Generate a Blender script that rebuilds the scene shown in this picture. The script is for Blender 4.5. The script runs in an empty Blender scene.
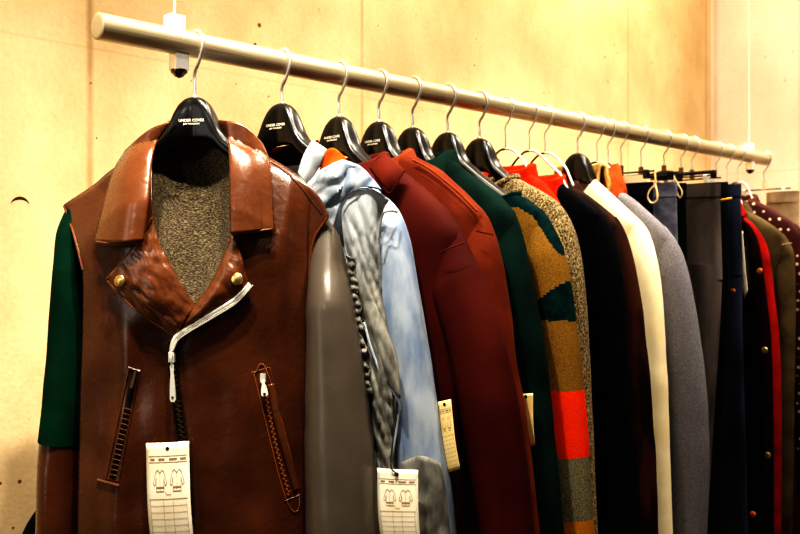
import bpy, math, random
from mathutils import Vector, Matrix, noise
R = math.radians
random.seed(7)
scn = bpy.context.scene
COL = scn.collection
F = 900.0            # focal length in pixels (image 800 wide)
CAMZ = 1.5           # eye height
HCX, HCY = 400.0, 267.0

# ------------------------------------------------------------------ materials
def mat(name):
    m = bpy.data.materials.new(name); m.use_nodes = True
    nt = m.node_tree; b = nt.nodes['Principled BSDF']
    return m, nt, b
def nd(nt, t, **kw):
    n = nt.nodes.new(t)
    for k, v in kw.items():
        if hasattr(n, k): setattr(n, k, v)
        else: n.inputs[k].default_value = v
    return n
def c4(c): return (c[0], c[1], c[2], 1.0)
def srgb(r, g, b):
    f = lambda v: (v/255/12.92) if v/255 <= .04045 else ((v/255+.055)/1.055)**2.4
    return (f(r), f(g), f(b))
def coords(nt, scale=(1, 1, 1)):
    tc = nd(nt, 'ShaderNodeTexCoord'); mp = nd(nt, 'ShaderNodeMapping')
    mp.inputs['Scale'].default_value = scale
    nt.links.new(tc.outputs['Object'], mp.inputs['Vector'])
    return mp.outputs['Vector']
def ramp(nt, fac, stops, interp='LINEAR'):
    r = nd(nt, 'ShaderNodeValToRGB'); r.color_ramp.interpolation = interp
    el = r.color_ramp.elements
    while len(el) < len(stops): el.new(0.5)
    for e, (p, c) in zip(el, stops): e.position = p; e.color = c4(c)
    nt.links.new(fac, r.inputs['Fac']); return r.outputs['Color']
def plain(name, col, rough=.5, metal=0.0, coat=0.0, spec=.5):
    m, nt, b = mat(name)
    b.inputs['Base Color'].default_value = c4(col); b.inputs['Roughness'].default_value = rough
    b.inputs['Metallic'].default_value = metal; b.inputs['Coat Weight'].default_value = coat
    b.inputs['Specular IOR Level'].default_value = spec
    return m
def fabric(name, col, col2=None, mottle=9, weave=900, bump=.25, rough=.85, sheen=.15, lo=.35, hi=.65, stretch=(1, 1, 1), spec=.1):
    m, nt, b = mat(name)
    v = coords(nt, stretch)
    n = nd(nt, 'ShaderNodeTexNoise'); n.inputs['Scale'].default_value = mottle; n.inputs['Detail'].default_value = 6
    nt.links.new(v, n.inputs['Vector'])
    col2 = col2 or tuple(c*.62 for c in col)
    nt.links.new(ramp(nt, n.outputs['Fac'], [(lo, col2), (hi, col)]), b.inputs['Base Color'])
    w = nd(nt, 'ShaderNodeTexNoise'); w.inputs['Scale'].default_value = weave; w.inputs['Detail'].default_value = 2
    nt.links.new(v, w.inputs['Vector'])
    bp = nd(nt, 'ShaderNodeBump'); bp.inputs['Strength'].default_value = bump; bp.inputs['Distance'].default_value = .002
    nt.links.new(w.outputs['Fac'], bp.inputs['Height']); nt.links.new(bp.outputs['Normal'], b.inputs['Normal'])
    b.inputs['Roughness'].default_value = rough; b.inputs['Sheen Weight'].default_value = 0
    b.inputs['Specular IOR Level'].default_value = spec
    return m
def leather(name, col, col2, rough=.36, grain=260, bump=.12, wr=.25, coat=.15):
    m, nt, b = mat(name)
    v = coords(nt)
    n = nd(nt, 'ShaderNodeTexNoise'); n.inputs['Scale'].default_value = 7; n.inputs['Detail'].default_value = 7
    nt.links.new(v, n.inputs['Vector'])
    nt.links.new(ramp(nt, n.outputs['Fac'], [(.3, col2), (.7, col)]), b.inputs['Base Color'])
    g = nd(nt, 'ShaderNodeTexVoronoi'); g.inputs['Scale'].default_value = grain; nt.links.new(v, g.inputs['Vector'])
    n2 = nd(nt, 'ShaderNodeTexNoise'); n2.inputs['Scale'].default_value = 38; n2.inputs['Detail'].default_value = 4; n2.inputs['Distortion'].default_value = 1.2
    nt.links.new(v, n2.inputs['Vector'])
    b1 = nd(nt, 'ShaderNodeBump'); b1.inputs['Strength'].default_value = bump; b1.inputs['Distance'].default_value = .001
    nt.links.new(g.outputs['Distance'], b1.inputs['Height'])
    b2 = nd(nt, 'ShaderNodeBump'); b2.inputs['Strength'].default_value = wr; b2.inputs['Distance'].default_value = .006
    nt.links.new(n2.outputs['Fac'], b2.inputs['Height']); nt.links.new(b1.outputs['Normal'], b2.inputs['Normal'])
    nt.links.new(b2.outputs['Normal'], b.inputs['Normal'])
    r = nd(nt, 'ShaderNodeMapRange'); r.inputs['To Min'].default_value = rough-.08; r.inputs['To Max'].default_value = rough+.12
    nt.links.new(n2.outputs['Fac'], r.inputs['Value']); nt.links.new(r.outputs['Result'], b.inputs['Roughness'])
    b.inputs['Coat Weight'].default_value = coat; b.inputs['Coat Roughness'].default_value = .22
    return m
M = {}
M['steel'] = None
def brushed():
    m, nt, b = mat('brushed_steel')
    v = coords(nt, (3, 260, 260))
    n = nd(nt, 'ShaderNodeTexNoise'); n.inputs['Scale'].default_value = 3; n.inputs['Detail'].default_value = 5
    nt.links.new(v, n.inputs['Vector'])
    nt.links.new(ramp(nt, n.outputs['Fac'], [(.3, srgb(178, 164, 136)), (.7, srgb(214, 202, 172))]), b.inputs['Base Color'])
    b.inputs['Metallic'].default_value = .6; b.inputs['Roughness'].default_value = .36
    return m
M['steel'] = brushed()
M['cap'] = plain('pale_steel_cap', srgb(205, 190, 155), .5, .35)
M['chrome'] = plain('chrome', srgb(238, 236, 230), .2, .72)
M['dark_chrome'] = plain('dark_chrome', srgb(120, 105, 90), .25, 1.0)
M['white_metal'] = plain('white_enamel', srgb(240, 236, 225), .4)
M['hanger'] = plain('gloss_black_plastic', (.006, .006, .007), .3, 0, .2)
M['hanger_dull'] = plain('black_wire', (.01, .01, .01), .4)
M['print'] = plain('pale_print', srgb(245, 242, 225), .6)
M['gold'] = plain('pale_brass', srgb(214, 190, 130), .3, .85)
M['silver'] = plain('zip_silver', srgb(240, 238, 228), .3, .35)
M['gunmetal'] = plain('gunmetal', srgb(110, 92, 70), .4, .9)
M['black_tape'] = plain('black_zip_tape', srgb(16, 10, 8), .9)
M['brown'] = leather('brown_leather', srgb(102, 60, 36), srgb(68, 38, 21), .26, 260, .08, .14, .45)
M['brown_lit'] = leather('brown_leather_lit', srgb(124, 78, 48), srgb(90, 53, 30), .25, 240, .08, .16, .4)  # lighter copy of the leather: light on collar and lapels put into colour
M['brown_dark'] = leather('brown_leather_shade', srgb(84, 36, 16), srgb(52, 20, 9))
M['grey_leather'] = leather('grey_leather', srgb(98, 90, 80), srgb(84, 77, 68), .30, 420, .10, .04)
M['green_wool'] = fabric('green_wool', srgb(14, 62, 44), srgb(6, 36, 28), bump=.3)
M['stitch'] = plain('tan_thread', srgb(172, 104, 52), .7)
M['stitch_dark'] = plain('brown_thread', srgb(58, 22, 8), .8)
M['paper'] = fabric('tag_paper', srgb(250, 243, 224), srgb(240, 228, 200), 20, 500, .03, .8, 0)
M['paper_tan'] = fabric('tag_paper_cream', srgb(240, 218, 160), srgb(228, 204, 145), 20, 500, .03, .8, 0)
M['ink'] = plain('tag_ink', srgb(150, 132, 108), .8)
M['red_ink'] = plain('tag_red_ink', srgb(190, 80, 50), .8)
M['string'] = plain('black_string', (.008, .008, .008), .8)
M['cream_loop'] = fabric('cream_ribbon', srgb(240, 222, 175), srgb(215, 190, 140), 60)

def herringbone():
    m, nt, b = mat('grey_tweed_lining')
    v = coords(nt)
    n = nd(nt, 'ShaderNodeTexNoise'); n.inputs['Scale'].default_value = 420; n.inputs['Detail'].default_value = 5
    mp = nd(nt, 'ShaderNodeMapping'); mp.inputs['Scale'].default_value = (.45, 1, 1.6)
    nt.links.new(v, mp.inputs['Vector']); nt.links.new(mp.outputs['Vector'], n.inputs['Vector'])
    c = ramp(nt, n.outputs['Fac'], [(.34, srgb(40, 32, 22)), (.5, srgb(98, 86, 66)), (.68, srgb(160, 148, 120))])
    nt.links.new(c, b.inputs['Base Color'])
    bp = nd(nt, 'ShaderNodeBump'); bp.inputs['Strength'].default_value = .5; bp.inputs['Distance'].default_value = .003
    nt.links.new(n.outputs['Fac'], bp.inputs['Height']); nt.links.new(bp.outputs['Normal'], b.inputs['Normal'])
    b.inputs['Roughness'].default_value = .95
    return m
M['lining'] = herringbone()
def tweed():
    m, nt, b = mat('oat_marl_knit')
    v = coords(nt, (1, 1, .8))
    n = nd(nt, 'ShaderNodeTexNoise'); n.inputs['Scale'].default_value = 330; n.inputs['Detail'].default_value = 5
    nt.links.new(v, n.inputs['Vector'])
    c = ramp(nt, n.outputs['Fac'], [(.38, srgb(46, 34, 20)), (.5, srgb(132, 112, 76)), (.64, srgb(194, 178, 134))])
    nt.links.new(c, b.inputs['Base Color'])
    bp = nd(nt, 'ShaderNodeBump'); bp.inputs['Strength'].default_value = .6; bp.inputs['Distance'].default_value = .004
    nt.links.new(n.outputs['Fac'], bp.inputs['Height']); nt.links.new(bp.outputs['Normal'], b.inputs['Normal'])
    b.inputs['Roughness'].default_value = .95
    return m
M['tweed'] = tweed()
def dotted(name, base, dot, scale=42, r=.16):
    m, nt, b = mat(name)
    v = coords(nt)
    g = nd(nt, 'ShaderNodeTexVoronoi'); g.inputs['Scale'].default_value = scale; g.inputs['Randomness'].default_value = .35
    nt.links.new(v, g.inputs['Vector'])
    nt.links.new(ramp(nt, g.outputs['Distance'], [(0, dot), (r, base)], 'CONSTANT'), b.inputs['Base Color'])
    b.inputs['Roughness'].default_value = .85
    return m
M['dotted'] = dotted('maroon_dotted_cloth', srgb(66, 14, 10), srgb(235, 205, 170), 36, .17)

M['denim_blue'] = fabric('washed_blue_denim', srgb(166, 176, 188), srgb(120, 138, 164), 24, 1100, .4, .85, .05, .3, .62, (1.6, 1.6, .5))
M['denim_grey'] = fabric('washed_grey_denim', srgb(150, 150, 142), srgb(104, 104, 99), 40, 1100, .4, .85, .1, .35, .65, (1.5, 1.5, .7))
M['denim_pale'] = fabric('pale_blue_denim', srgb(190, 198, 204), srgb(138, 152, 170), 40, 1100, .35, .8, .1)
M['orange_lining'] = fabric('orange_lining', srgb(226, 126, 48), srgb(190, 88, 26), 30)
M['maroon_lining'] = fabric('maroon_lining', srgb(74, 16, 10), srgb(40, 8, 6), 30)
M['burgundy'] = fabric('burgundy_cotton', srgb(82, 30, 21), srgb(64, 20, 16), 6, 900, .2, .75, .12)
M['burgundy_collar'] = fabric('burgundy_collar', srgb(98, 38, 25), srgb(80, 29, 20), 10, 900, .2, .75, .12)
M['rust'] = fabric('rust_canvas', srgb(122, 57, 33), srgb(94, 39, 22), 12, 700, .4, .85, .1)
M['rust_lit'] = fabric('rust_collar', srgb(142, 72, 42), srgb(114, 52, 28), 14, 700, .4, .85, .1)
M['green'] = fabric('bottle_green_wool', srgb(22, 50, 44), srgb(12, 32, 28), 12, 500, .5, .9, .05)
M['teal'] = fabric('dark_teal_knit', srgb(14, 52, 52), srgb(7, 32, 34), 60, 500, .6, .95, .05)
M['camel'] = fabric('camel_knit', srgb(156, 118, 54), srgb(122, 90, 38), 420, 500, .7, .95, .1, .38, .62)
M['patch_orange'] = fabric('orange_knit', srgb(248, 72, 12), srgb(232, 60, 10), 420, 500, .7, .95, .1)
M['patch_grey'] = fabric('grey_marl_knit', srgb(146, 140, 112), srgb(100, 95, 74), 400, 500, .7, .95, .1, .4, .6)
M['mustard'] = fabric('mustard_knit', srgb(204, 138, 28), srgb(184, 120, 22), 420, 500, .7, .95, .1)
M['red_knit'] = fabric('orange_red_knit', srgb(214, 60, 22), srgb(180, 40, 14), 60, 500, .5, .9, .1)
M['black_wool'] = fabric('black_wool', srgb(17, 18, 22), srgb(9, 9, 12), 20, 500, .3, .9, .05)
M['velvet'] = fabric('dark_brown_velvet', srgb(72, 40, 30), srgb(30, 15, 12), 8, 500, .3, .7, .1, .4, .62, (3, 3, .7))
M['cream'] = fabric('cream_wool', srgb(252, 240, 206), srgb(240, 222, 178), 14, 500, .3, .9, .1)
M['beige'] = fabric('beige_pile', srgb(214, 176, 112), srgb(164, 126, 70), 70, 300, .8, .95, .2)
M['grey_tweed'] = fabric('blue_grey_flannel', srgb(138, 136, 142), srgb(112, 109, 114), 300, 500, .5, .9, .1)
M['rust_velvet'] = fabric('tan_orange_collar', srgb(176, 92, 42), srgb(134, 62, 24), 30)
M['navy'] = fabric('dark_navy_wool', srgb(24, 26, 38), srgb(14, 15, 22), 20)
M['blue_grey'] = fabric('slate_grey_wool', srgb(128, 128, 142), srgb(84, 84, 98), 30)
M['charcoal'] = fabric('charcoal_brown_wool', srgb(122, 112, 108), srgb(66, 58, 56), 6, 500, .4, .8, .1, .35, .65, (2, 2, .5))
M['black_cloth'] = fabric('black_cotton', srgb(20, 18, 18), srgb(10, 9, 9), 20)
M['indigo'] = fabric('indigo_denim', srgb(56, 62, 82), srgb(30, 34, 46), 9, 900, .3, .85, .1, .35, .65, (2, 2, .4))
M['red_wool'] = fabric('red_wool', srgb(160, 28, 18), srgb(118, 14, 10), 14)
M['dark_wine'] = fabric('dark_wine_tone', srgb(46, 14, 20), srgb(26, 8, 12), 14)
M['olive'] = fabric('olive_brown_cotton', srgb(98, 84, 58), srgb(60, 50, 34), 12, 600, .4, .85, .1)
M['taupe'] = fabric('taupe_wool', srgb(178, 156, 128), srgb(136, 114, 88), 18)
M['label_tan'] = plain('tan_label', srgb(214, 160, 60), .7)
M['copper'] = plain('copper_button', srgb(200, 130, 80), .4, .6)
M['orange_button'] = plain('orange_button', srgb(230, 120, 70), .4)
M['form'] = fabric('black_form_cloth', srgb(14, 12, 11), srgb(8, 7, 6), 20)

# ------------------------------------------------------------------ mesh helpers
class Mesh:
    def __init__(s): s.v = []; s.f = []; s.m = []
    def add(s, verts, faces, mi=0):
        o = len(s.v); s.v += [tuple(p) for p in verts]
        for f in faces: s.f.append([i+o for i in f]); s.m.append(mi)
        return s
    def grid(s, rows, closed=False, mi=0, mif=None):
        o = len(s.v); n = len(rows[0])
        for r in rows: s.v += [tuple(p) for p in r]
        for i in range(len(rows)-1):
            for j in range(n if closed else n-1):
                k = (j+1) % n
                s.f.append([o+i*n+j, o+i*n+k, o+(i+1)*n+k, o+(i+1)*n+j])
                s.m.append(mif(i, j) if mif else mi)
        return s
    def cap(s, ring_start, n, mi=0):
        s.f.append([ring_start+i for i in range(n)]); s.m.append(mi)
    def box(s, c, d, rot=None, mi=0):
        x, y, z = (q/2 for q in d)
        P = [Vector((a*x, b*y, e*z)) for a in (-1, 1) for b in (-1, 1) for e in (-1, 1)]
        if rot is not None: P = [rot @ p for p in P]
        P = [p+Vector(c) for p in P]
        s.add(P, [[0, 1, 3, 2], [4, 6, 7, 5], [0, 4, 5, 1], [2, 3, 7, 6], [0, 2, 6, 4], [1, 5, 7, 3]], mi); return s
    def tube(s, pts, r, n=8, cap=True, mi=0, closed=False):
        pts = [Vector(p) for p in pts]; rr = r if isinstance(r, (list, tuple)) else [r]*len(pts)
        t0 = (pts[1]-pts[0]).normalized()
        ref = Vector((0, 0, 1)) if abs(t0.z) < .9 else Vector((0, 1, 0))
        nrm = t0.cross(ref).normalized(); rows = []
        for i, p in enumerate(pts):
            a = pts[max(i-1, 0)]; b = pts[min(i+1, len(pts)-1)]
            if closed: a = pts[(i-1) % len(pts)]; b = pts[(i+1) % len(pts)]
            t = (b-a).normalized(); nrm = (nrm-t*nrm.dot(t)).normalized(); bn = t.cross(nrm)
            rows.append([p+(nrm*math.cos(2*math.pi*k/n)+bn*math.sin(2*math.pi*k/n))*rr[i] for k in range(n)])
        if closed: rows.append(rows[0])
        o = len(s.v); s.grid(rows, True, mi)
        if cap and not closed:
            s.cap(o, n, mi); s.cap(o+(len(rows)-1)*n, n, mi)
        return s
    def disc(s, c, axis, rad, h, n=20, dome=0.0, mi=0):
        c = Vector(c); axis = Vector(axis).normalized()
        ref = Vector((0, 0, 1)) if abs(axis.z) < .9 else Vector((1, 0, 0))
        a = axis.cross(ref).normalized(); b = axis.cross(a); rows = []
        prof = [(rad, 0), (rad, h*.6), (rad*.93, h*.9), (rad*.8, h)]
        if dome: prof += [(rad*.5, h+dome*.7), (rad*.1, h+dome)]
        else: prof += [(rad*.1, h)]
        for q, z in prof:
            rows.append([c+axis*z+(a*math.cos(2*math.pi*k/n)+b*math.sin(2*math.pi*k/n))*q for k in range(n)])
        o = len(s.v); s.grid(rows, True, mi); s.cap(o, n, mi); s.cap(o+(len(rows)-1)*n, n, mi); return s
    def build(s, name, mats, parent=None, smooth=True, solid=0.0, offset=0, base=0.0):
        me = bpy.data.meshes.new(name)
        me.from_pydata([(x, y, z-base) for x, y, z in s.v], [], s.f)
        mats = mats if isinstance(mats, (list, tuple)) else [mats]
        for m in mats: me.materials.append(m)
        me.polygons.foreach_set('material_index', s.m)
        me.polygons.foreach_set('use_smooth', [smooth]*len(me.polygons))
        me.update()
        o = bpy.data.objects.new(name, me); COL.objects.link(o)
        import bmesh
        bm = bmesh.new(); bm.from_mesh(me); bmesh.ops.remove_doubles(bm, verts=bm.verts, dist=1e-6)
        bmesh.ops.recalc_face_normals(bm, faces=bm.faces); bm.to_mesh(me); bm.free()
        if smooth: me.set_sharp_from_angle(angle=R(48))
        if parent: o.parent = parent
        if solid:
            md = o.modifiers.new('thickness', 'SOLIDIFY'); md.thickness = solid; md.offset = offset
        return o
def root(name, label, cat, loc, rz=0.0, group=None):
    o = bpy.data.objects.new(name, None); COL.objects.link(o); o.empty_display_size = .05
    o.location = loc; o.rotation_euler = (0, 0, rz)
    o['label'] = label; o['category'] = cat
    if group: o['group'] = group
    return o
def tag(o, label, cat, group=None):
    o['label'] = label; o['category'] = cat
    if group: o['group'] = group
def smooth_path(pts, per=6):
    P = [Vector(p) for p in pts]
    if len(P) < 3: return P
    out = []
    for i in range(len(P)-1):
        p0 = P[i-1] if i else P[0]*2-P[1]; p1 = P[i]; p2 = P[i+1]; p3 = P[i+2] if i+2 < len(P) else P[-1]*2-P[-2]
        for k in range(per):
            t = k/per
            out.append(.5*((2*p1)+(p2-p0)*t+(2*p0-5*p1+4*p2-p3)*t*t+(3*p1-p0-3*p2+p3)*t**3))
    out.append(P[-1]); return out
def resample(pts, n, curve=True):
    P = [Vector((p[0], p[1], p[2] if len(p) > 2 else 0)) for p in pts]
    if curve: P = smooth_path(P, 8)
    L = [0]
    for a, b in zip(P, P[1:]): L.append(L[-1]+(b-a).length)
    out = []; j = 0
    for i in range(n):
        d = L[-1]*i/(n-1)
        while j < len(P)-2 and L[j+1] < d: j += 1
        seg = L[j+1]-L[j]; out.append(P[j].lerp(P[j+1], 0 if seg < 1e-9 else min(1, (d-L[j])/seg)))
    return out
def lerp(a, b, t): return a+(b-a)*t
def sstep(a, b, x):
    t = max(0, min(1, (x-a)/(b-a))); return t*t*(3-2*t)
def interp(tab, x):
    if x <= tab[0][0]: return tab[0][1]
    for (a, va), (b, vb) in zip(tab, tab[1:]):
        if x <= b: return va+(vb-va)*(x-a)/(b-a)
    return tab[-1][1]
def N(x, y, z): return noise.noise(Vector((x, y, z)))

# ------------------------------------------------------------------ rail frame
RD = Vector((.709, .705, 0)).normalized()             # rail direction
A0 = Vector(((97-HCX)/F*1.35, 1.35, CAMZ+(HCY-26)/F*1.35))
RAIL_R = .0205
def rail_at(px):
    r = (px-HCX)/F
    t = (r*A0.y-A0.x)/(RD.x-r*RD.y)
    return A0+RD*t
class Frame:
    """upright plane through a point on the rail; u runs toward the camera side, v away from the garment's front"""
    def __init__(s, px, alpha, base):
        s.o = rail_at(px); s.a = R(alpha); s.base = base
        s.e = Vector((math.cos(s.a), -math.sin(s.a), 0)); s.n = Vector((math.sin(s.a), math.cos(s.a), 0))
        s.cx, s.sx = math.cos(s.a), math.sin(s.a)
    def at(s, x, y, v=0.0):
        r = Vector(((x-HCX)/F, 1, (HCY-y)/F))
        t = (v+s.o.x*s.n.x+s.o.y*s.n.y)/(r.x*s.n.x+r.y*s.n.y)
        p = r*t
        u = (p.x-s.o.x)*s.e.x+(p.y-s.o.y)*s.e.y
        return Vector((u, v, CAMZ+p.z))
    def loc(s): return (s.o.x, s.o.y, s.base)
    @property
    def rz(s): return -s.a
HOOK_A = math.degrees(math.atan2(RD.x*1.0, RD.y))      # angle that makes u perpendicular to the rail
HOOK_A = 90-HOOK_A

# ------------------------------------------------------------------ setting
def wall_mat(name, c_lo, c_hi, seams_x, seams_z, pits=1.0):
    m, nt, b = mat(name)
    tc = nd(nt, 'ShaderNodeTexCoord'); vec = tc.outputs['Object']
    n1 = nd(nt, 'ShaderNodeTexNoise'); n1.inputs['Scale'].default_value = 2.6; n1.inputs['Detail'].default_value = 8; n1.inputs['Roughness'].default_value = .62
    mp = nd(nt, 'ShaderNodeMapping'); mp.inputs['Scale'].default_value = (1, 1, .7)
    nt.links.new(vec, mp.inputs['Vector']); nt.links.new(mp.outputs['Vector'], n1.inputs['Vector'])
    base = ramp(nt, n1.outputs['Fac'], [(.32, c_lo), (.62, c_hi)])
    n2 = nd(nt, 'ShaderNodeTexNoise'); n2.inputs['Scale'].default_value = 90; n2.inputs['Detail'].default_value = 6
    nt.links.new(vec, n2.inputs['Vector'])
    mix = nd(nt, 'ShaderNodeMix', data_type='RGBA', blend_type='MULTIPLY')
    mix.inputs[0].default_value = 1
    nt.links.new(base, mix.inputs[6]); nt.links.new(ramp(nt, n2.outputs['Fac'], [(.3, (.95, .94, .92)), (.6, (1, 1, 1))]), mix.inputs[7])
    cur = mix.outputs[2]
    # pinholes of cast concrete, clustered
    vo = nd(nt, 'ShaderNodeTexVoronoi'); vo.inputs['Scale'].default_value = 22
    nt.links.new(vec, vo.inputs['Vector'])
    n3 = nd(nt, 'ShaderNodeTexNoise'); n3.inputs['Scale'].default_value = 3.2; nt.links.new(vec, n3.inputs['Vector'])
    thr = nd(nt, 'ShaderNodeMapRange'); thr.inputs['From Min'].default_value = .44; thr.inputs['From Max'].default_value = .75
    thr.inputs['To Min'].default_value = .0; thr.inputs['To Max'].default_value = .17*pits
    nt.links.new(n3.outputs['Fac'], thr.inputs['Value'])
    lt = nd(nt, 'ShaderNodeMath', operation='LESS_THAN'); nt.links.new(vo.outputs['Distance'], lt.inputs[0]); nt.links.new(thr.outputs['Result'], lt.inputs[1])
    hole = lt.outputs[0]
    mx = nd(nt, 'ShaderNodeMix', data_type='RGBA'); nt.links.new(hole, mx.inputs[0]); nt.links.new(cur, mx.inputs[6])
    mx.inputs[7].default_value = c4(srgb(120, 84, 40)); cur = mx.outputs[2]
    sep = nd(nt, 'ShaderNodeSeparateXYZ'); nt.links.new(vec, sep.inputs[0])
    wob = nd(nt, 'ShaderNodeTexNoise'); wob.inputs['Scale'].default_value = 6; nt.links.new(vec, wob.inputs['Vector'])
    h = None
    for out, seams in ((0, seams_x), (2, seams_z)):
        for (x0, w, st) in seams:
            s1 = nd(nt, 'ShaderNodeMath', operation='SUBTRACT'); nt.links.new(sep.outputs[out], s1.inputs[0]); s1.inputs[1].default_value = x0
            ab = nd(nt, 'ShaderNodeMath', operation='ABSOLUTE'); nt.links.new(s1.outputs[0], ab.inputs[0])
            mr = nd(nt, 'ShaderNodeMapRange', interpolation_type='SMOOTHSTEP'); mr.inputs['From Min'].default_value = 0; mr.inputs['From Max'].default_value = w
            mr.inputs['To Min'].default_value = st; mr.inputs['To Max'].default_value = 0
            nt.links.new(ab.outputs[0], mr.inputs['Value'])
            mu = nd(nt, 'ShaderNodeMath', operation='MULTIPLY'); nt.links.new(mr.outputs['Result'], mu.inputs[0]); nt.links.new(wob.outputs['Fac'], mu.inputs[1])
            mx = nd(nt, 'ShaderNodeMix', data_type='RGBA'); nt.links.new(mu.outputs[0], mx.inputs[0]); nt.links.new(cur, mx.inputs[6])
            mx.inputs[7].default_value = c4(srgb(150, 112, 66)); cur = mx.outputs[2]
    nt.links.new(cur, b.inputs['Base Color'])
    bp = nd(nt, 'ShaderNodeBump'); bp.inputs['Strength'].default_value = .25; bp.inputs['Distance'].default_value = .004
    nt.links.new(n2.outputs['Fac'], bp.inputs['Height']); nt.links.new(bp.outputs['Normal'], b.inputs['Normal'])
    b.inputs['Roughness'].default_value = .8; b.inputs['Specular IOR Level'].default_value = .25
    return m
WALL_OFF = .56
WN = Vector((-RD.y, RD.x, 0))                          # from rail toward the wall
W0 = Vector((A0.x, A0.y, 0))+WN*WALL_OFF
def wall_t(px):
    r = (px-HCX)/F
    return (r*W0.y-W0.x)/(RD.x-r*RD.y)
T_END = wall_t(711)
RZ = math.atan2(RD.y, RD.x)
def struct(name, verts, faces, m, loc=(0, 0, 0), rz=0):
    o = Mesh().add(verts, faces).build(name, m, smooth=False)
    o.location = loc; o.rotation_euler = (0, 0, rz); o['kind'] = 'structure'; return o
CEIL = 3.0
def slab(x0, x1, y0, y1, z0, z1):
    P = [(x, y, z) for x in (x0, x1) for y in (y0, y1) for z in (z0, z1)]
    return P, [[0, 1, 3, 2], [4, 6, 7, 5], [0, 4, 5, 1], [2, 3, 7, 6], [0, 2, 6, 4], [1, 5, 7, 3]]
wm = wall_mat('cast_concrete_warm', srgb(208, 180, 136), srgb(238, 214, 174),
              [(wall_t(90), .013, .9), (wall_t(362), .008, .8), (wall_t(628), .006, .9), (wall_t(706), .014, .6)],
              [(CAMZ+.47, .005, .28)])
struct('wall_back', *slab(-2.2, T_END, 0, .15, 0, CEIL), wm, (W0.x, W0.y, 0), RZ)
WE = W0+RD*T_END
wm2 = wall_mat('cast_concrete_pale', srgb(232, 212, 196), srgb(246, 230, 214), [(-.38, .006, .5), (-.02, .02, .5)], [(CAMZ+.40, .004, .35)], .6)
# right-hand wall, at a right angle to the back wall
struct('wall_right', *slab(-3.2, .15, 0, .15, 0, CEIL), wm2, (WE.x, WE.y, 0), RZ-math.pi/2+math.pi)
for o in bpy.data.objects:
    if o.name == 'wall_right':
        # local x runs from the room toward the back wall
        o.rotation_euler = (0, 0, math.atan2(WN.y, WN.x)); 
        for v in o.data.vertices: v.co.y = -v.co.y
fm, nt, b = mat('grey_screed_floor')
n = nd(nt, 'ShaderNodeTexNoise'); n.inputs['Scale'].default_value = 4; n.inputs['Detail'].default_value = 6
nt.links.new(coords(nt), n.inputs['Vector']); nt.links.new(ramp(nt, n.outputs['Fac'], [(.3, srgb(120, 104, 84)), (.7, srgb(156, 140, 116))]), b.inputs['Base Color'])
b.inputs['Roughness'].default_value = .45
struct('floor', *slab(-4, 5, -3, 6, -.1, 0), fm)
cm = plain('white_ceiling', srgb(235, 226, 208), .9)
struct('ceiling', *slab(-4, 5, .6, 6, CEIL, CEIL+.1), cm)

# concrete tie hole left of the jacket, its shade put in as a dark sickle
def tie_hole(px, py, rad, name):
    t = wall_t(px); p = W0+RD*t; Y = p.y; z = CAMZ+(HCY-py)/F*Y
    mb = Mesh(); n = 32; rows = []
    for q, d in ((rad*1.02, -.0006), (rad, -.0004), (rad*.96, .010), (rad*.2, .012)):
        rows.append([(q*math.cos(2*math.pi*k/n), d, q*math.sin(2*math.pi*k/n)) for k in range(n)])
    return t, z, mb, rows
def tie_hole_sickle(px, py, rad, name):
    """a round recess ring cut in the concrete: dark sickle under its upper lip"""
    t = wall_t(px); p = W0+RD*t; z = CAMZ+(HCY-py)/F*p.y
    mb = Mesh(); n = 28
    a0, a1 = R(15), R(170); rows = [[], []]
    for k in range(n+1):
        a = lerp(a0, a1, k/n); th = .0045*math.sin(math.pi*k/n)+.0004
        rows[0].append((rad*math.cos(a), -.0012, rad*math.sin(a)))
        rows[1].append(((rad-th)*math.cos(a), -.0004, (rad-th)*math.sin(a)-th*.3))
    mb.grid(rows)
    o = mb.build(name, plain('tie_hole_shadow', srgb(62, 40, 18), .9), smooth=False)
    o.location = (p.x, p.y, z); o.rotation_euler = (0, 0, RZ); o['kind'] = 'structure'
tie_hole_sickle(20, 206, .019, 'tie_hole_shade_1')

# ------------------------------------------------------------------ rail
L_RAIL = (rail_at(766)-A0).length
rail = root('clothes_rail', 'long brushed steel clothes rail hung from the ceiling along the concrete wall', 'clothes rail', (A0.x, A0.y, A0.z), RZ)
mb = Mesh(); n = 40; rows = []
for x, r in ((0.0, RAIL_R-.0015), (.0012, RAIL_R), (L_RAIL-.0012, RAIL_R), (L_RAIL, RAIL_R-.0015)):
    rows.append([(x, r*math.cos(2*math.pi*k/n), r*math.sin(2*math.pi*k/n)) for k in range(n)])
mb.grid(rows, True); mb.build('tube', M['steel'], rail)
for x, s in ((0, -1), (L_RAIL, 1)):
    Mesh().disc((x-s*.001, 0, 0), (s, 0, 0), RAIL_R-.0012, .0016, 40).build('end_cap', M['cap'], rail)
for px in (179, 750):
    x = (rail_at(px)-A0).length
    rod = Mesh().tube([(x-.008, 0, RAIL_R-.004), (x-.008, 0, CEIL-A0.z)], .0018, 12).build('suspension_rod', M['white_metal'], rail)
    mb = Mesh(); mb.box((x-.008, 0, RAIL_R+.008), (.026, .022, .026)); mb.build('collar_block', M['white_metal'], rail, False)
    mb = Mesh(); mb.box((x, 0, -RAIL_R-.010), (.024, .022, .030))
    cl = mb.build('clamp', M['chrome'], rail, False)
    Mesh().disc((x, 0, -RAIL_R-.024), (0, 0, -1), .0135, .006, 24, .007).build('clamp_nut', M['dark_chrome'], cl)
    Mesh().disc((x-.008, 0, CEIL-A0.z), (0, 0, -1), .03, .006, 24).build('ceiling_plate', M['white_metal'], rail)

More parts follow.
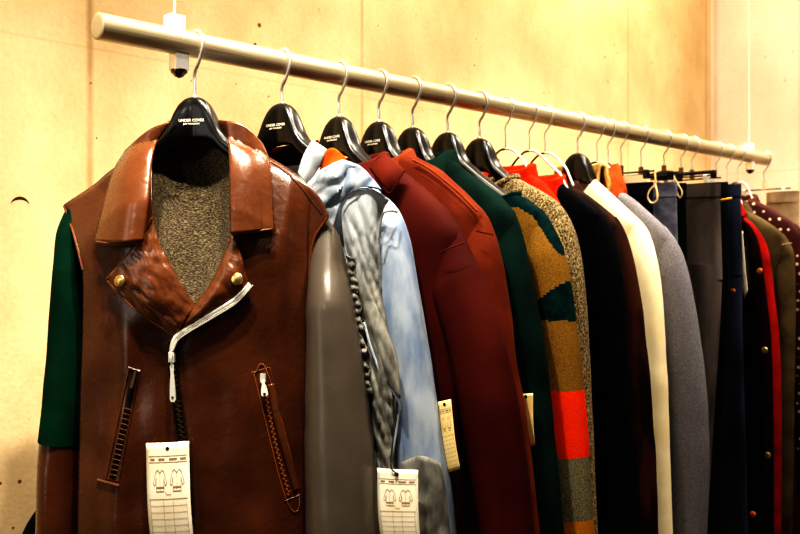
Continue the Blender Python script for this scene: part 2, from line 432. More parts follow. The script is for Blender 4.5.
# ------------------------------------------------------------------ hangers
def hook_pts(drop, big=False):
    r = RAIL_R+.0034; P = []
    for k in range(15):
        a = lerp(R(200), R(-38), k/14)
        P.append((r*math.cos(a), 0, r*math.sin(a)))
    P += [(.010, 0, -.030), (.0015, 0, -.040), (-.0015, 0, -.050), (0, 0, -.062), (0, 0, -drop)]
    return smooth_path(P, 3)
TOP = [(0, 0), (.008, -.0006), (.016, -.004), (.024, -.011), (.031, -.022), (.037, -.036), (.044, -.052), (.054, -.066), (.075, -.082), (.1, -.1), (.14, -.128), (.175, -.153), (.2, -.172)]
BOT = [(0, -.074), (.02, -.076), (.035, -.082), (.05, -.094), (.075, -.112), (.1, -.128), (.14, -.156), (.175, -.18), (.2, -.19)]
THK = [(0, .014), (.012, .0165), (.03, .018), (.06, .0185), (.1, .019), (.16, .023), (.2, .02)]
def arm_fit(G, ztop, u, z, clear):
    if G is None: return z
    tab = [(p.x, p.z-ztop-clear) for p in G.pts[:G.sh+1]]
    lim = interp(tab, abs(u)); u0 = tab[0][0]
    return z if abs(u) < u0-.02 else lerp(z, min(z, lim), sstep(u0-.02, u0+.015, abs(u)))
def arm_u(G, a):
    return a if G is None or a < .06 else .06+(a-.06)*min(1, max(.1, (G.pts[G.sh].x-.03-.06)/.14))
def bell_hanger(px, alpha, top_y, label, text=True, G=None, scale=1.0, hookmat='chrome', group='black suit hangers'):
    f = Frame(px, alpha, 0)
    ztop = f.at(px+2, top_y).z
    f.base = ztop-.19*scale
    rt = root('coat_hanger', label, 'hanger', f.loc(), f.rz, group)
    drop = f.o.z-ztop
    hp = [Vector(p) for p in hook_pts(drop+.006)]
    dr = R(HOOK_A)-f.a     # hook swivels on its stem: always square to the rail
    hp = [Vector((p.x*math.cos(-dr)-p.y*math.sin(-dr), p.x*math.sin(-dr)+p.y*math.cos(-dr), p.z+f.o.z-f.base)) for p in hp]
    Mesh().tube(hp, .0031, 10).build('hook', M[hookmat], rt)
    mb = Mesh(); rows = []; n = 28
    us = [-.2, -.198, -.19, -.175, -.16, -.14, -.12, -.1, -.085, -.07, -.06, -.053, -.048, -.044, -.04, -.036, -.032, -.028, -.024, -.02, -.015, -.01, -.005]
    us = us+[0]+[-q for q in us[::-1]]
    for u in us:
        a = arm_u(G, abs(u)); u = math.copysign(a, u); zt, zb, th = interp(TOP, a), interp(BOT, a), interp(THK, a)
        if G is not None:
            z2 = arm_fit(G, ztop, a, zt, .020); zb = min(zb, z2-.024) if z2 < zt else zb; zt = z2; th = min(th, lerp(.019, .012, sstep(.1, .16, a)))
        endf = math.sqrt(max(0.02, 1-max(0, (a-arm_u(G, .18))/(arm_u(G, .2)-arm_u(G, .18)+.0002))**2))
        zc, hz = (zt+zb)/2, (zt-zb)/2
        row = []
        for k in range(n):
            t = 2*math.pi*k/n; c, s = math.cos(t), math.sin(t); ex = 2/3.0
            row.append((u*scale, math.copysign(abs(c)**ex, c)*th*endf, ztop-f.base+(zc+math.copysign(abs(s)**ex, s)*hz*endf)*scale))
        rows.append(row)
    o = len(mb.v); mb.grid(rows, True); mb.cap(o, n); mb.cap(o+(len(rows)-1)*n, n)
    body = mb.build('hanger_body', M['hanger'], rt)
    Mesh().disc((0, 0, ztop-f.base-.002), (0, 0, 1), .006, .004, 16).build('hook_ferrule', M['chrome'], rt)
    if text:
        for (txt, size, dz) in (('UNDER COVER', .0063, -.043), ('JUN TAKAHASHI', .0037, -.0478)):
            cu = bpy.data.curves.new('lettering', 'FONT'); cu.body = txt; cu.size = size; cu.align_x = 'CENTER'; cu.extrude = .00012; cu.offset = .00012
            ob = bpy.data.objects.new('lettering', cu)
            COL.objects.link(ob)
            dg = bpy.context.evaluated_depsgraph_get(); dg.update()
            me = bpy.data.meshes.new_from_object(ob.evaluated_get(dg))
            bpy.data.objects.remove(ob)
            me.transform(Matrix.Translation((.001, -.0188, ztop-f.base+dz)) @ Matrix.Rotation(math.pi/2, 4, 'X'))
            me.materials.clear(); me.materials.append(M['print'])
            lo = bpy.data.objects.new('lettering', me); COL.objects.link(lo); lo.parent = rt
    return rt, f, ztop
def wire_hanger(px, alpha, stem_y, label, hookmat='chrome', armmat='white_metal', group='wire hangers', G=None):
    f = Frame(px, alpha, 0); zt = f.at(px-8, stem_y).z; f.base = zt-.13
    rt = root('wire_hanger', label, 'hanger', f.loc(), f.rz, group)
    dr = R(HOOK_A)-f.a; drop = f.o.z-zt
    hp = [(p.x, p.y, p.z+f.o.z-f.base) for p in hook_pts(drop)]
    Mesh().tube(hp, .0021, 8).build('hook', M[hookmat], rt)
    P = [(-.205, 0, -.13), (-.12, 0, -.078), (-.062, 0, -.04), (-.036, 0, -.016), (-.016, 0, -.002), (0, 0, 0), (.016, 0, -.002), (.036, 0, -.016), (.062, 0, -.04), (.12, 0, -.078), (.205, 0, -.13)]
    P = [(math.copysign(arm_u(G, abs(x)), x), y, arm_fit(G, zt, arm_u(G, abs(x)), z, .016)+zt-f.base) for x, y, z in smooth_path(P, 4)]
    k = len(P)//2
    Mesh().tube(P[:k+1], .0024, 8).build('arm', M['hanger_dull'], rt)
    Mesh().tube(P[k:], .0030, 8).build('arm', M[armmat], rt)
    return rt
def clip_hanger(px, alpha, bar_y, half, label, plate='dark_chrome', barmat='hanger_dull', clipmat='hanger', body=False, group='clip hangers'):
    f = Frame(px, alpha, 0); zt = f.at(px-6, bar_y).z; f.base = zt-.03
    rt = root('clip_hanger', label, 'hanger', f.loc(), f.rz, group)
    hp = [(p.x, p.y, p.z+f.o.z-f.base) for p in hook_pts(f.o.z-zt)]
    Mesh().tube(hp, .0022, 8).build('hook', M['chrome'], rt)
    zb = zt-f.base
    mb = Mesh(); mb.box((0, 0, zb+.014), (.012, .006, .03)); mb.build('hook_plate', M[plate], rt, False)
    if body:
        mb = Mesh(); rows = []
        for i in range(21):
            u = lerp(-half*.9, half*.9, i/20); hz = .005+.010*max(0, 1-(u/.04)**2)
            rows.append([(u, .009*math.cos(2*math.pi*k/12), zb+hz*math.sin(2*math.pi*k/12)) for k in range(12)])
        o = len(mb.v); mb.grid(rows, True); mb.cap(o, 12); mb.cap(o+240, 12); mb.build('hanger_body', M['hanger'], rt)
    else:
        Mesh().tube([(-half, 0, zb), (half, 0, zb)], .0022, 8).build('bar', M[barmat], rt)
    for s in (-1, 1):
        u = s*(half-.022)
        mb = Mesh()
        for q in (-1, 1):
            mb.grid([[(u-.0055, q*.003, zb+.004), (u+.0055, q*.003, zb+.004)], [(u-.0055, q*.007, zb+.001), (u+.0055, q*.007, zb+.001)], [(u-.0055, q*(.0055), zb-.018), (u+.0055, q*.0055, zb-.018)]])
        mb.build('clip', M[clipmat], rt, False, .002)
    return rt, f, zt

# ------------------------------------------------------------------ generic hanging garment
def superellipse(n, a, bf, bb, ex=2.3):
    out = []
    for k in range(n):
        t = 2*math.pi*k/n; c, s = math.cos(t), math.sin(t)
        x = math.copysign(abs(c)**(2/ex), c)*a; y = math.copysign(abs(s)**(2/ex), s)*(bb if s > 0 else bf)
        out.append((x, y))
    return out
class Garment:
    def __init__(s, name, label, cat, px, alpha, contour, sh, extra=.07, group=None, su=.05, sv=.044, depth=.043, splay=.35, seed=1, hang=True):
        f = Frame(px, alpha, 0); s.f = f
        pts = [f.at(x, y) for x, y in contour]
        d = (pts[-1]-pts[-2]); d = d*(1/abs(d.z)) if abs(d.z) > 1e-6 else Vector((0, 0, -1))
        pts.append(pts[-1]+Vector((d.x*extra*.6, 0, -extra)))
        s.pts = pts; s.sh = sh; s.zh = pts[-1].z-.02; f.base = s.zh
        s.rt = root(name, label, cat, f.loc(), f.rz, group)
        s.su, s.sv, s.depth, s.splay, s.seed = su, sv, depth, splay, seed
        # silhouette allowance of an elliptic sleeve seen at angle alpha
        s.eff = lambda a, b: math.sqrt((a*f.cx)**2+(b*f.sx)**2)/f.cx
    def B(s, mb, name, m, **k):
        return mb.build(name, m, s.rt, base=s.zh, **k)
    def sleeve_path(s):
        """centre line and radii of the sleeve on the camera side"""
        C = resample([(p.x, 0, p.z) for p in s.pts], 60)
        zs = s.pts[s.sh].z; L = s.pts[s.sh].z-s.pts[-1].z
        i0 = min(range(60), key=lambda i: (C[i]-Vector((s.pts[s.sh-1].x, 0, s.pts[s.sh-1].z))).length)
        out = []
        for i in range(i0, 60):
            a = C[max(i-1, 0)]; b = C[min(i+1, 59)]; t = (b-a).normalized(); nn = Vector((-t.z, 0, t.x))
            if nn.x < 0: nn = -nn
            q = (i-i0)/(59-i0)
            g = sstep(0, .16, q); w = lerp(.5, 1.0, g)*(1-.10*sstep(.6, 1, q))
            su, sv = s.su*w, s.sv*w
            eff = s.eff(su, sv)
            h = su+(eff-su)*abs(nn.x)-.006*g
            out.append((C[i]-nn*h, su, sv, t))
        return out
    def sleeve(s, m, side=1, name='sleeve', mif=None, wr=.004, nring=30, fold=1.0, z_from=None, z_to=None, solid=0):
        P = s.sleeve_path(); mb = Mesh(); rows = []
        sub = []
        for i in range(len(P)-1):
            for k in range(3):
                t = k/3; sub.append(tuple(lerp(P[i][j], P[i+1][j], t) for j in range(4)))
        sub.append(P[-1])
        c0 = sub[0][0]
        for i, (c, su, sv, t) in enumerate(sub):
            q = i/(len(sub)-1); row = []
            x = c.x
            if side < 0: x = c0.x+(c.x-c0.x)*s.splay
            nn = Vector((-t.z, 0, t.x)).normalized()
            if nn.x < 0: nn = -nn
            for k in range(nring):
                a = 2*math.pi*k/nring; ca, sa = math.cos(a), math.sin(a)
                p = Vector((x, 0, c.z))+nn*(su*ca)+Vector((0, sv*sa+.004, 0))
                e = math.exp(-((q-.5)/.25)**2)
                dsp = wr*(N(p.x*7+s.seed, p.y*7, p.z*2.2+s.seed*3)+.45*e*N(p.x*10+s.seed*5, p.y*10, p.z*16+p.x*12)+.5*N(p.x*26, p.y*26+s.seed, p.z*3.5))
                dd = (nn*ca+Vector((0, sa, 0)))*dsp*fold*min(1, q*8)
                p += dd
                row.append((side*p.x, p.y, p.z))
            rows.append(row)
        o = len(mb.v)
        fn = None
        if mif: fn = lambda i, j: mif(rows[i][j], i, j)
        mb.grid(rows, True, mif=fn); mb.cap(o, nring); mb.cap(o+(len(rows)-1)*nring, nring)
        return s.B(mb, name, m)
    def torso(s, m, name='body', dip=.03, wr=.006, wide=1.0, ex=3.0, mif=None, nring=72, flare=.0, bot=None, name_z=None):
        C = resample([(p.x, 0, p.z) for p in s.pts], 80)
        a0 = s.pts[0].x; z0 = s.pts[0].z; zs = s.pts[s.sh].z; ush = s.pts[s.sh].x
        ab = ush*wide-.022
        zb = bot if bot is not None else s.zh+.015
        lv = [z0-(z0-zs)*(i/16) for i in range(17)]
        K = 46
        lv += [zs-(zs-zb)*(i/K) for i in range(1, K+1)]
        slope = [(p.z, p.x) for p in s.pts[:s.sh+1]][::-1]
        rows = []
        for z in lv:
            if z >= zs:
                a = min(interp(slope, z)-.006, ab) if z < z0-1e-6 else a0-.004
            else: a = ab*(1+flare*(zs-z)/(zs-zb))
            q = sstep(0, .14, z0-z)
            bf = lerp(.026, s.depth, q); bb = lerp(.026, s.depth, q)
            row = []
            for (x, y) in superellipse(nring, a, bf, bb, ex):
                zz = z
                if dip and y < 0 and z > zs-.05:
                    w = max(0, 1-(x/(a0*.95))**2); zz = z-dip*w*sstep(zs-.05, z0, z)
                drop = z0-z
                A = wr*sstep(.04, .3, drop)
                d = A*(N(x*10+s.seed, y*6, z*1.6+s.seed)+.6*N(x*26+s.seed*2, y*14, z*3.2)+.35*N(x*14, s.seed, z*16))
                row.append((x, y+(d if y > 0 else -d)*min(1, abs(y)/.02), zz))
            rows.append(row)
        mb = Mesh(); o = 0
        fn = (lambda i, j: mif(rows[i][j], i, j)) if mif else None
        mb.grid(rows, True, mif=fn); mb.cap((len(rows)-1)*nring, nring)
        return s.B(mb, name, m)
    def collar(s, m, rise=.022, fall=.045, flare=.022, gap=50, a=None, b=.042, z=None, name='collar', tip=.02, roll=.008, solid=.004, tilt=.04):
        a = a or s.pts[0].x*.98; z = z if z is not None else s.pts[0].z
        mb = Mesh(); rows = []; nn = 44
        for k in range(nn+1):
            th = lerp(R(-90+gap), R(270-gap), k/nn)           # starts front near side, round the back
            c, sn = math.cos(th), math.sin(th)
            back = sstep(-1, .6, sn); fr = 1-back
            zt = z+rise*back+rise*.2; fl = fall+tip*sstep(.3, 1, fr)
            row = []
            for (o, h) in ((-.003, -.015), (-.002, .0), (0, rise*.6), (.003, rise*.92), (roll, rise), (roll+.006, rise*.85), (roll+.3*flare+.005, rise-.35*fl), (roll+.7*flare+.005, rise-.7*fl), (roll+flare+.004, rise-fl)):
                w = N(c*2+s.seed, sn*2, h*20)*.003
                row.append(((a+o+w)*c, (b+o+w)*sn, z+h-(1-back)*tilt))
            rows.append(row)
        mb.grid(rows); return s.B(mb, name, m, solid=solid)
    def rib(s, m, name='neckband', h=.012, r=.007, b=.028, dip=.03):
        a = s.pts[0].x-.002; z = s.pts[0].z; P = []
        for k in range(48):
            t = 2*math.pi*k/48; x = a*math.cos(t); y = b*math.sin(t)
            zz = z-(dip*max(0, 1-(x/a)**2) if y < 0 else 0)
            P.append((x, y, zz))
        mb = Mesh().tube(P, r, 10, False, closed=True); return s.B(mb, name, m)
    def seam(s, pts, m, name='seam', r=.0016, lift=.0):
        mb = Mesh().tube(smooth_path([s.f.at(*p) for p in pts], 6), r, 6); return s.B(mb, name, m)

# =================================================================== 1. brown leather biker jacket
J = Frame(195, 8, 0); J.base = 1.5-(600-HCY)/F*1.42
jk = root('leather_jacket', 'brown leather biker jacket with green left sleeve and grey right sleeve, first on the rail', 'jacket', J.loc(), J.rz)
def JB(mb, name, m, parent=None, **k): return mb.build(name, m, parent or jk, base=J.base, **k)
uL = J.at(70, 350).x; uR = J.at(312, 350).x; uC = (uL+uR)/2; HW = (uR-uL)/2
SHL = [(J.at(x, y).x, J.at(x, y).z) for x, y in ((60, 206), (64, 205), (93, 186), (115, 168), (140, 150), (195, 138), (232, 140), (266, 156), (295, 174), (318, 195), (330, 217))]
def sh_line(u):
    a = interp(SHL, u)
    return a
def jbase(u, z):
    d = sh_line(u)-z; g = math.sqrt(max(0, min(1, d/.10)))
    q = min(1, abs((u-uC)/HW)); prof = (1-q**3.0)**.62
    chest = .018*math.exp(-(((z-1.50)/.12)**2))
    fold = .0060*N(u*11, 3.1, z*3.0)+.0034*N(u*24, 7.7, z*9)+.003*N(u*16+4, 1.7, z*17)*sstep(1.62, 1.45, z)
    ur = J.at(294, 240).x+(z-1.5)*.03; fold += .007*math.exp(-((u-ur)/.013)**2)*sstep(1.38, 1.48, z)
    ul = J.at(140, 430).x+(z-1.3)*.06; fold += .008*math.exp(-((u-ul)/.022)**2)*sstep(1.46, 1.36, z)
    return -(.012+.048*g*prof+chest*prof*g+fold*g*min(1, prof*1.6))
def jpt(x, y, lift=0.0):
    p = J.at(x, y, 0)
    for _ in range(2):
        v = jbase(p.x, p.z)-lift; p = J.at(x, y, v)
    return p
def coons(top, right, bottom, left, nu, nv, fn):
    """top & bottom run left->right, left & right run top->bottom (pixels); fn(x,y,s,t)->point"""
    T, Bm, Lf, Rt = resample(top, nu), resample(bottom, nu), resample(left, nv), resample(right, nv)
    rows = []
    for j in range(nv):
        t = j/(nv-1); row = []
        for i in range(nu):
            s = i/(nu-1)
            p = T[i]*(1-t)+Bm[i]*t+Lf[j]*(1-s)+Rt[j]*s-(T[0]*(1-s)*(1-t)+T[-1]*s*(1-t)+Bm[0]*(1-s)*t+Bm[-1]*s*t)
            row.append(fn(p.x, p.y, s, t))
        rows.append(row)
    return rows
def plate(rows_fn, args, nu, nv, name, m, parent=None, solid=.003, offset=0):
    mb = Mesh().grid(coons(*args, nu, nv, rows_fn)); return JB(mb, name, m, parent, solid=solid, offset=offset)
# front panels
Lp = ([(64, 205), (93, 186), (115, 168), (152, 146)],
      [(152, 146), (153, 215), (160, 250), (172, 300), (174, 336), (180, 400), (187, 470), (194, 600)],
      [(76, 600), (194, 600)], [(64, 205), (73, 232), (83, 270), (83, 330), (80, 420), (76, 600)])
plate(lambda x, y, s, t: jpt(x, y, 0), Lp, 60, 110, 'front_panel', M['brown'])
Rp = ([(230, 140), (266, 156), (295, 174), (318, 195), (329, 216)],
      [(329, 216), (315, 238), (309, 280), (306, 350), (306, 450), (308, 600)],
      [(190, 600), (308, 600)], [(230, 140), (233, 235), (222, 270), (200, 305), (176, 336), (181, 400), (189, 470), (190, 600)])
plate(lambda x, y, s, t: jpt(x, y, .002), Rp, 60, 110, 'front_panel', M['brown'])
# back
def bk(x, y, s, t):
    p = J.at(x, y, 0); g = math.sqrt(max(0, min(1, t/.18)))
    return J.at(x, y, .010+.04*g*(max(0, 1-abs(2*s-1)**3))**.6)
plate(bk, ([(64, 207), (93, 188), (115, 171), (165, 145), (226, 142), (266, 158), (295, 177), (327, 217)], [(327, 217), (315, 240), (309, 280), (306, 350), (306, 450), (308, 600)],
           [(76, 600), (308, 600)], [(64, 207), (75, 235), (84, 270), (84, 330), (80, 420), (76, 600)]), 40, 60, 'back_panel', M['brown'], solid=.002)
# lining seen inside the neck
plate(lambda x, y, s, t: J.at(x, y, .030-.052*abs(2*s-1)**2.2-.05*t*t+.002*N(x*.06, y*.03, 2)),
      ([(147, 152), (170, 148), (210, 148), (236, 150)], [(236, 150), (240, 235), (214, 300), (200, 345)], [(180, 345), (200, 345)], [(147, 152), (149, 220), (166, 300), (180, 345)]), 30, 40, 'lining', M['lining'], solid=0)
# collar stand behind the hanger
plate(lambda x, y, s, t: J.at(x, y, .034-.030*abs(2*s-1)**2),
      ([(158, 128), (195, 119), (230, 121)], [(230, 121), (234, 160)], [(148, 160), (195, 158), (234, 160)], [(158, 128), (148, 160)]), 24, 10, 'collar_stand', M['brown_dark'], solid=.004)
# collar leaves
def fl(lift_in, lift_mid, lift_out, wr=.0012):
    def fn(x, y, s, t):
        l = lerp(lift_in, lift_out, s)+lift_mid*math.sin(math.pi*min(1, max(0, s)))**.8*(.55+.45*math.sin(math.pi*t))
        p = jpt(x, y, l); w = wr*N((x+y)*.05, (y-x)*.10, 5.5)+wr*.35*N((x+y)*.1, (y-x)*.25, 1.5)
        return J.at(x, y, p.y-w)
    return fn
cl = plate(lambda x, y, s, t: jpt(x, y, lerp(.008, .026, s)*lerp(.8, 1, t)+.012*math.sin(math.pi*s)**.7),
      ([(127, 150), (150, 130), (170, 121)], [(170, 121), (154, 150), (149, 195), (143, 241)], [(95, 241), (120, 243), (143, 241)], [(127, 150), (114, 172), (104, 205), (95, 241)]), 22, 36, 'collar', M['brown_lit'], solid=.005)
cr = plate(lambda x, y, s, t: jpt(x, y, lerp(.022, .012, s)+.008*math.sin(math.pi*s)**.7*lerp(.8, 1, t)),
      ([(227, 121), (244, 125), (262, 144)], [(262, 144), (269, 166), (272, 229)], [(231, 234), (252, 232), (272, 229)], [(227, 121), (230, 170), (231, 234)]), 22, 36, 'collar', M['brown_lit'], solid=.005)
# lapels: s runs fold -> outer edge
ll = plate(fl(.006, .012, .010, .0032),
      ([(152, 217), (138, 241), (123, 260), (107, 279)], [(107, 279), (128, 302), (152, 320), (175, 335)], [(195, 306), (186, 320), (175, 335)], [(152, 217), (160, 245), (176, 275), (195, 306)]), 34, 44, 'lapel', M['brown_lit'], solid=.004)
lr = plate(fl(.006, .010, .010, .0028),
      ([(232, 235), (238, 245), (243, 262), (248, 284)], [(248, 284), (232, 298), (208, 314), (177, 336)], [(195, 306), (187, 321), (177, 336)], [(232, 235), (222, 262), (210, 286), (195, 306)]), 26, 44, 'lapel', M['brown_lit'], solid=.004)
def line(pts, lift, r, name, m, parent, n=6, per=8):
    P = [jpt(p.x, p.y, lift) for p in resample(pts, max(6, per*len(pts)))]
    return JB(Mesh().tube(P, r, n), name, m, parent)
# rolled edges of collar and lapel
line([(127, 150), (114, 172), (104, 205), (96, 240)], .009, .0022, 'edge_roll', M['brown_lit'], cl)
line([(96, 242), (120, 244), (142, 242)], .024, .0024, 'edge_roll', M['brown_lit'], cl)
line([(272, 229), (252, 232), (232, 234)], .022, .0024, 'edge_roll', M['brown_lit'], cr)
line([(262, 144), (269, 166), (272, 229)], .013, .0022, 'edge_roll', M['brown_lit'], cr)
line([(253, 150), (259, 172), (262, 229)], .023, .0008, 'stitching', M['stitch_dark'], cr)
line([(262, 152), (266, 175), (268, 227)], .018, .0007, 'stitching', M['stitch'], cr)
line([(107, 280), (128, 303), (152, 321), (174, 335)], .011, .0024, 'edge_roll', M['brown_lit'], ll)
line([(152, 218), (138, 241), (123, 260), (107, 279)], .012, .0022, 'edge_roll', M['brown_lit'], ll)
line([(114, 277), (132, 293), (152, 309), (172, 323)], .021, .0007, 'stitching', M['stitch_dark'], ll)
# snaps
for (x, y, p) in ((120, 281, ll), (237, 279, lr)):
    c = jpt(x, y, .019); JB(Mesh().disc(c, (-.1 if x < 200 else .15, -1, .1), .0092, .003, 24, .0022), 'snap_button', M['gold'], p)
# shoulder panel seams
line([(64, 206), (73, 232), (83, 270)], .003, .0020, 'seam', M['brown_lit'], jk)
line([(328, 217), (314, 240), (309, 275), (306, 330)], .003, .0022, 'seam', M['brown_lit'], jk)
line([(271, 162), (294, 180), (322, 214)], .004, .0010, 'seam', M['stitch_dark'], jk)
# sleeves
def jtube(path, m, name, wr=.003, seed=0, nring=32):
    """path: (px, py, v, ru, rv)"""
    P = resample([(a[0], a[1], a[2]*1000) for a in path], 70)
    key = [a[1] for a in path]; ru = [(a[1], a[3]) for a in path]; rv = [(a[1], a[4]) for a in path]
    pts = [J.at(p.x, p.y, p.z/1000) for p in P]; rows = []
    for i, (p, c) in enumerate(zip(P, pts)):
        t = (pts[min(i+1, 69)]-pts[max(i-1, 0)]).normalized(); nn = Vector((-t.z, 0, t.x)).normalized()
        if nn.x < 0: nn = -nn
        bn = t.cross(nn).normalized()
        if bn.y < 0: bn = -bn
        a, b2 = interp(ru, p.y), interp(rv, p.y); row = []
        for k in range(nring):
            th = 2*math.pi*k/nring; d = nn*(math.cos(th)*a)+bn*(math.sin(th)*b2); q = c+d
            w = wr*(N(q.x*14+seed, q.y*14, q.z*5)+.5*N(q.x*30, q.y*30+seed, q.z*20))
            row.append(q+d.normalized()*w)
        rows.append(row)
    mb = Mesh().grid(rows, True); mb.cap(0, nring); mb.cap(69*nring, nring); return JB(mb, name, m)
jtube([(90, 199, .004, .010, .012), (83, 211, .004, .025, .026), (78, 234, .006, .031, .040), (76, 270, .009, .033, .048), (74, 320, .009, .036, .050), (68, 400, .007, .037, .050), (63, 441, .005, .036, .05)], M['green_wool'], 'sleeve', .002, 3)
jtube([(63, 438, .005, .0345, .048), (61, 470, .004, .0345, .048), (59, 534, .002, .034, .048), (57, 600, 0, .034, .046)], M['brown'], 'cuff', .002, 5)
jtube([(306, 206, .004, .008, .012), (314, 220, .006, .018, .012), (323, 238, .006, .025, .018), (328, 272, .000, .031, .034), (331, 310, -.012, .039, .052), (335, 360, -.022, .046, .050), (339, 440, -.032, .054, .052), (343, 534, -.040, .058, .052), (345, 600, -.044, .058, .052)], M['grey_leather'], 'sleeve', .0022, 9)
# zip: open silver part along the right lapel, slider and pull, closed part
def ribbon(pts, w, lift, name, m, parent, solid=.0018, n=60):
    P = resample(pts, n); rows = [[], []]
    for i, p in enumerate(P):
        t = (P[min(i+1, n-1)]-P[max(i-1, 0)]).normalized(); q = Vector((-t.y, t.x, 0))*w/2
        rows[0].append(jpt(p.x+q.x, p.y+q.y, lift)); rows[1].append(jpt(p.x-q.x, p.y-q.y, lift))
    return JB(Mesh().grid(rows), name, m, parent, solid=solid)
zp = ribbon([(250, 284), (234, 300), (210, 315), (188, 328), (176, 337), (172, 348), (172, 358)], 4.4, .0135, 'zip', M['silver'], jk, .003)
def teeth(pts, gap_px, w, lift, m, parent, name='zip_teeth', two=True):
    P0 = resample(pts, 200); L = sum((b-a).length for a, b in zip(P0, P0[1:])); P = resample(pts, max(8, int(L/gap_px)))
    mb = Mesh()
    for i, p in enumerate(P):
        t = (P[min(i+1, len(P)-1)]-P[max(i-1, 0)]).normalized(); q = Vector((-t.y, t.x, 0))
        sgn = (1 if i % 2 else -1)*(w*.22 if two else 0)
        c = jpt(p.x+q.x*sgn, p.y+q.y*sgn, lift); an = math.atan2(t.x, t.y)
        mb.box(c, (w*.0016*.9, .0026, gap_px*.0016*.62), Matrix.Rotation(an, 3, 'Y'))
    return JB(mb, name, m, parent, smooth=False)
teeth([(252, 286), (236, 303), (212, 318), (190, 331), (178, 340), (173, 350)], 2.1, 2.6, .0160, M['silver'], zp, two=False)
zc = ribbon([(172, 340), (174, 380), (180, 420), (187, 480), (193, 600)], 9, .006, 'zip_tape', M['black_tape'], jk, .001)
teeth([(172, 338), (173, 370), (179, 412), (186, 470), (192, 598)], 2.6, 4.6, .0085, M['gunmetal'], zc)
def pull(p0, p1, w0, w1, lift, parent, name='zip_pull', hole=True, m='silver'):
    a = jpt(*p0, lift); b = jpt(*p1, lift+.002); d = (b-a); L = d.length; mb = Mesh(); rows = []
    x = Vector((1, 0, 0)); x = (x-d.normalized()*x.dot(d.normalized())).normalized()
    for t, w in ((0, w0*.5), (.06, w0), (.25, w0*.8), (.6, w1*.9), (.94, w1), (1, w1*.6)):
        rows.append([a+d*t-x*w/2, a+d*t+x*w/2])
    mb.grid(rows); o = JB(mb, name, M[m], parent, solid=.002, smooth=False)
    if hole:
        c = a+d*.88; JB(Mesh().disc(c+Vector((0, -.0012, 0)), (0, -1, 0), w1*.2, .0006, 12), 'pull_hole', M['black_tape'], parent)
    return o
sl = Mesh(); c = jpt(172, 357, .014); sl.box(c, (.009, .007, .016)); sl.box(c+Vector((0, -.004, .003)), (.004, .005, .008)); JB(sl, 'zip_slider', M['silver'], zp, smooth=False)
JB(Mesh().tube([jpt(172, 355, .019), jpt(171, 360, .021), jpt(172, 366, .020)], .0014, 8), 'pull_ring', M['silver'], zp)
pull((172, 364), (173, 402), .0065, .0095, .019, zp)
# right pocket (welt with zip)
def quad_ring(Q, w, lift, name, m, parent):
    c = sum((Vector((x, y, 0)) for x, y in Q), Vector())/4; mb = Mesh(); rows = [[], [], []]
    loop = []
    for i in range(4):
        a, b = Vector((*Q[i], 0)), Vector((*Q[(i+1) % 4], 0)); k = 24 if (b-a).length > 50 else 8
        loop += [a.lerp(b, j/k) for j in range(k)]
    loop.append(loop[0])
    L2 = []
    for p in loop:
        q = Vector(p); L2.append(q)
    ax = (Vector((*Q[3], 0))+Vector((*Q[2], 0))-Vector((*Q[0], 0))-Vector((*Q[1], 0))).normalized(); nx = Vector((ax.y, -ax.x, 0))
    for p in L2:
        r = p-c; along, acr = r.dot(ax), r.dot(nx)
        Hh = max((Vector((*q, 0))-c).dot(ax) for q in Q); Wd = max((Vector((*q, 0))-c).dot(nx) for q in Q)
        inn = c+ax*along*(1-w/Hh)+nx*acr*(1-w/Wd); mid = (p+inn)/2
        rows[0].append(jpt(p.x, p.y, .001)); rows[1].append(jpt(mid.x, mid.y, lift)); rows[2].append(jpt(inn.x, inn.y, .001))
    return JB(mb.grid(rows), name, m, parent)
pk = quad_ring([(250, 371), (271, 365), (303, 496), (283, 504)], 4.2, .0050, 'pocket', M['brown_lit'], jk)
ribbon([(262, 371), (272, 420), (292, 497)], 11, .0022, 'pocket_tape', M['black_tape'], pk, .0006)
ribbon([(271, 384), (280, 430), (297, 490)], 6.5, .0056, 'pocket_welt', M['brown_lit'], pk, .0025)
teeth([(263, 376), (267, 400), (276, 445), (289, 494)], 2.6, 2.6, .0046, M['copper'], pk)
line([(247, 369), (273, 362), (307, 497), (281, 508), (247, 369)], .0008, .0006, 'stitching', M['stitch_dark'], pk, per=16)
line([(254, 374), (267, 371), (299, 494), (286, 499), (254, 374)], .0052, .0006, 'stitching', M['stitch'], pk, per=16)
s2 = Mesh(); s2.box(jpt(263, 378, .008), (.008, .006, .013)); JB(s2, 'zip_slider', M['silver'], pk, smooth=False)
pull((263, 380), (265, 396), .006, .011, .011, pk, m='white_metal')
# left pocket
pk = quad_ring([(128, 366), (141, 370), (120, 483), (104, 480)], 3.4, .0036, 'pocket', M['brown'], jk)
ribbon([(135, 369), (124, 425), (112, 479)], 6, .002, 'pocket_tape', M['black_tape'], pk, .0006)
mb = Mesh()
for i in range(14):
    t = i/13; x, y = lerp(128, 114, t), lerp(408, 474, t); mb.tube([jpt(x-4, y, .004), jpt(x, y+1, .0055), jpt(x+3, y+2, .004)], .0009, 6)
JB(mb, 'pocket_ladder_stitch', M['brown_lit'], pk)
ribbon([(97, 480), (108, 483), (119, 486)], 3.4, .0045, 'pocket_bar', M['brown_lit'], pk, .002)
pull((136, 370), (131, 388), .005, .006, .008, pk, hole=False, m='gunmetal')
bell_hanger(195, 8, 97, 'glossy black hanger with pale lettering inside the brown leather jacket')

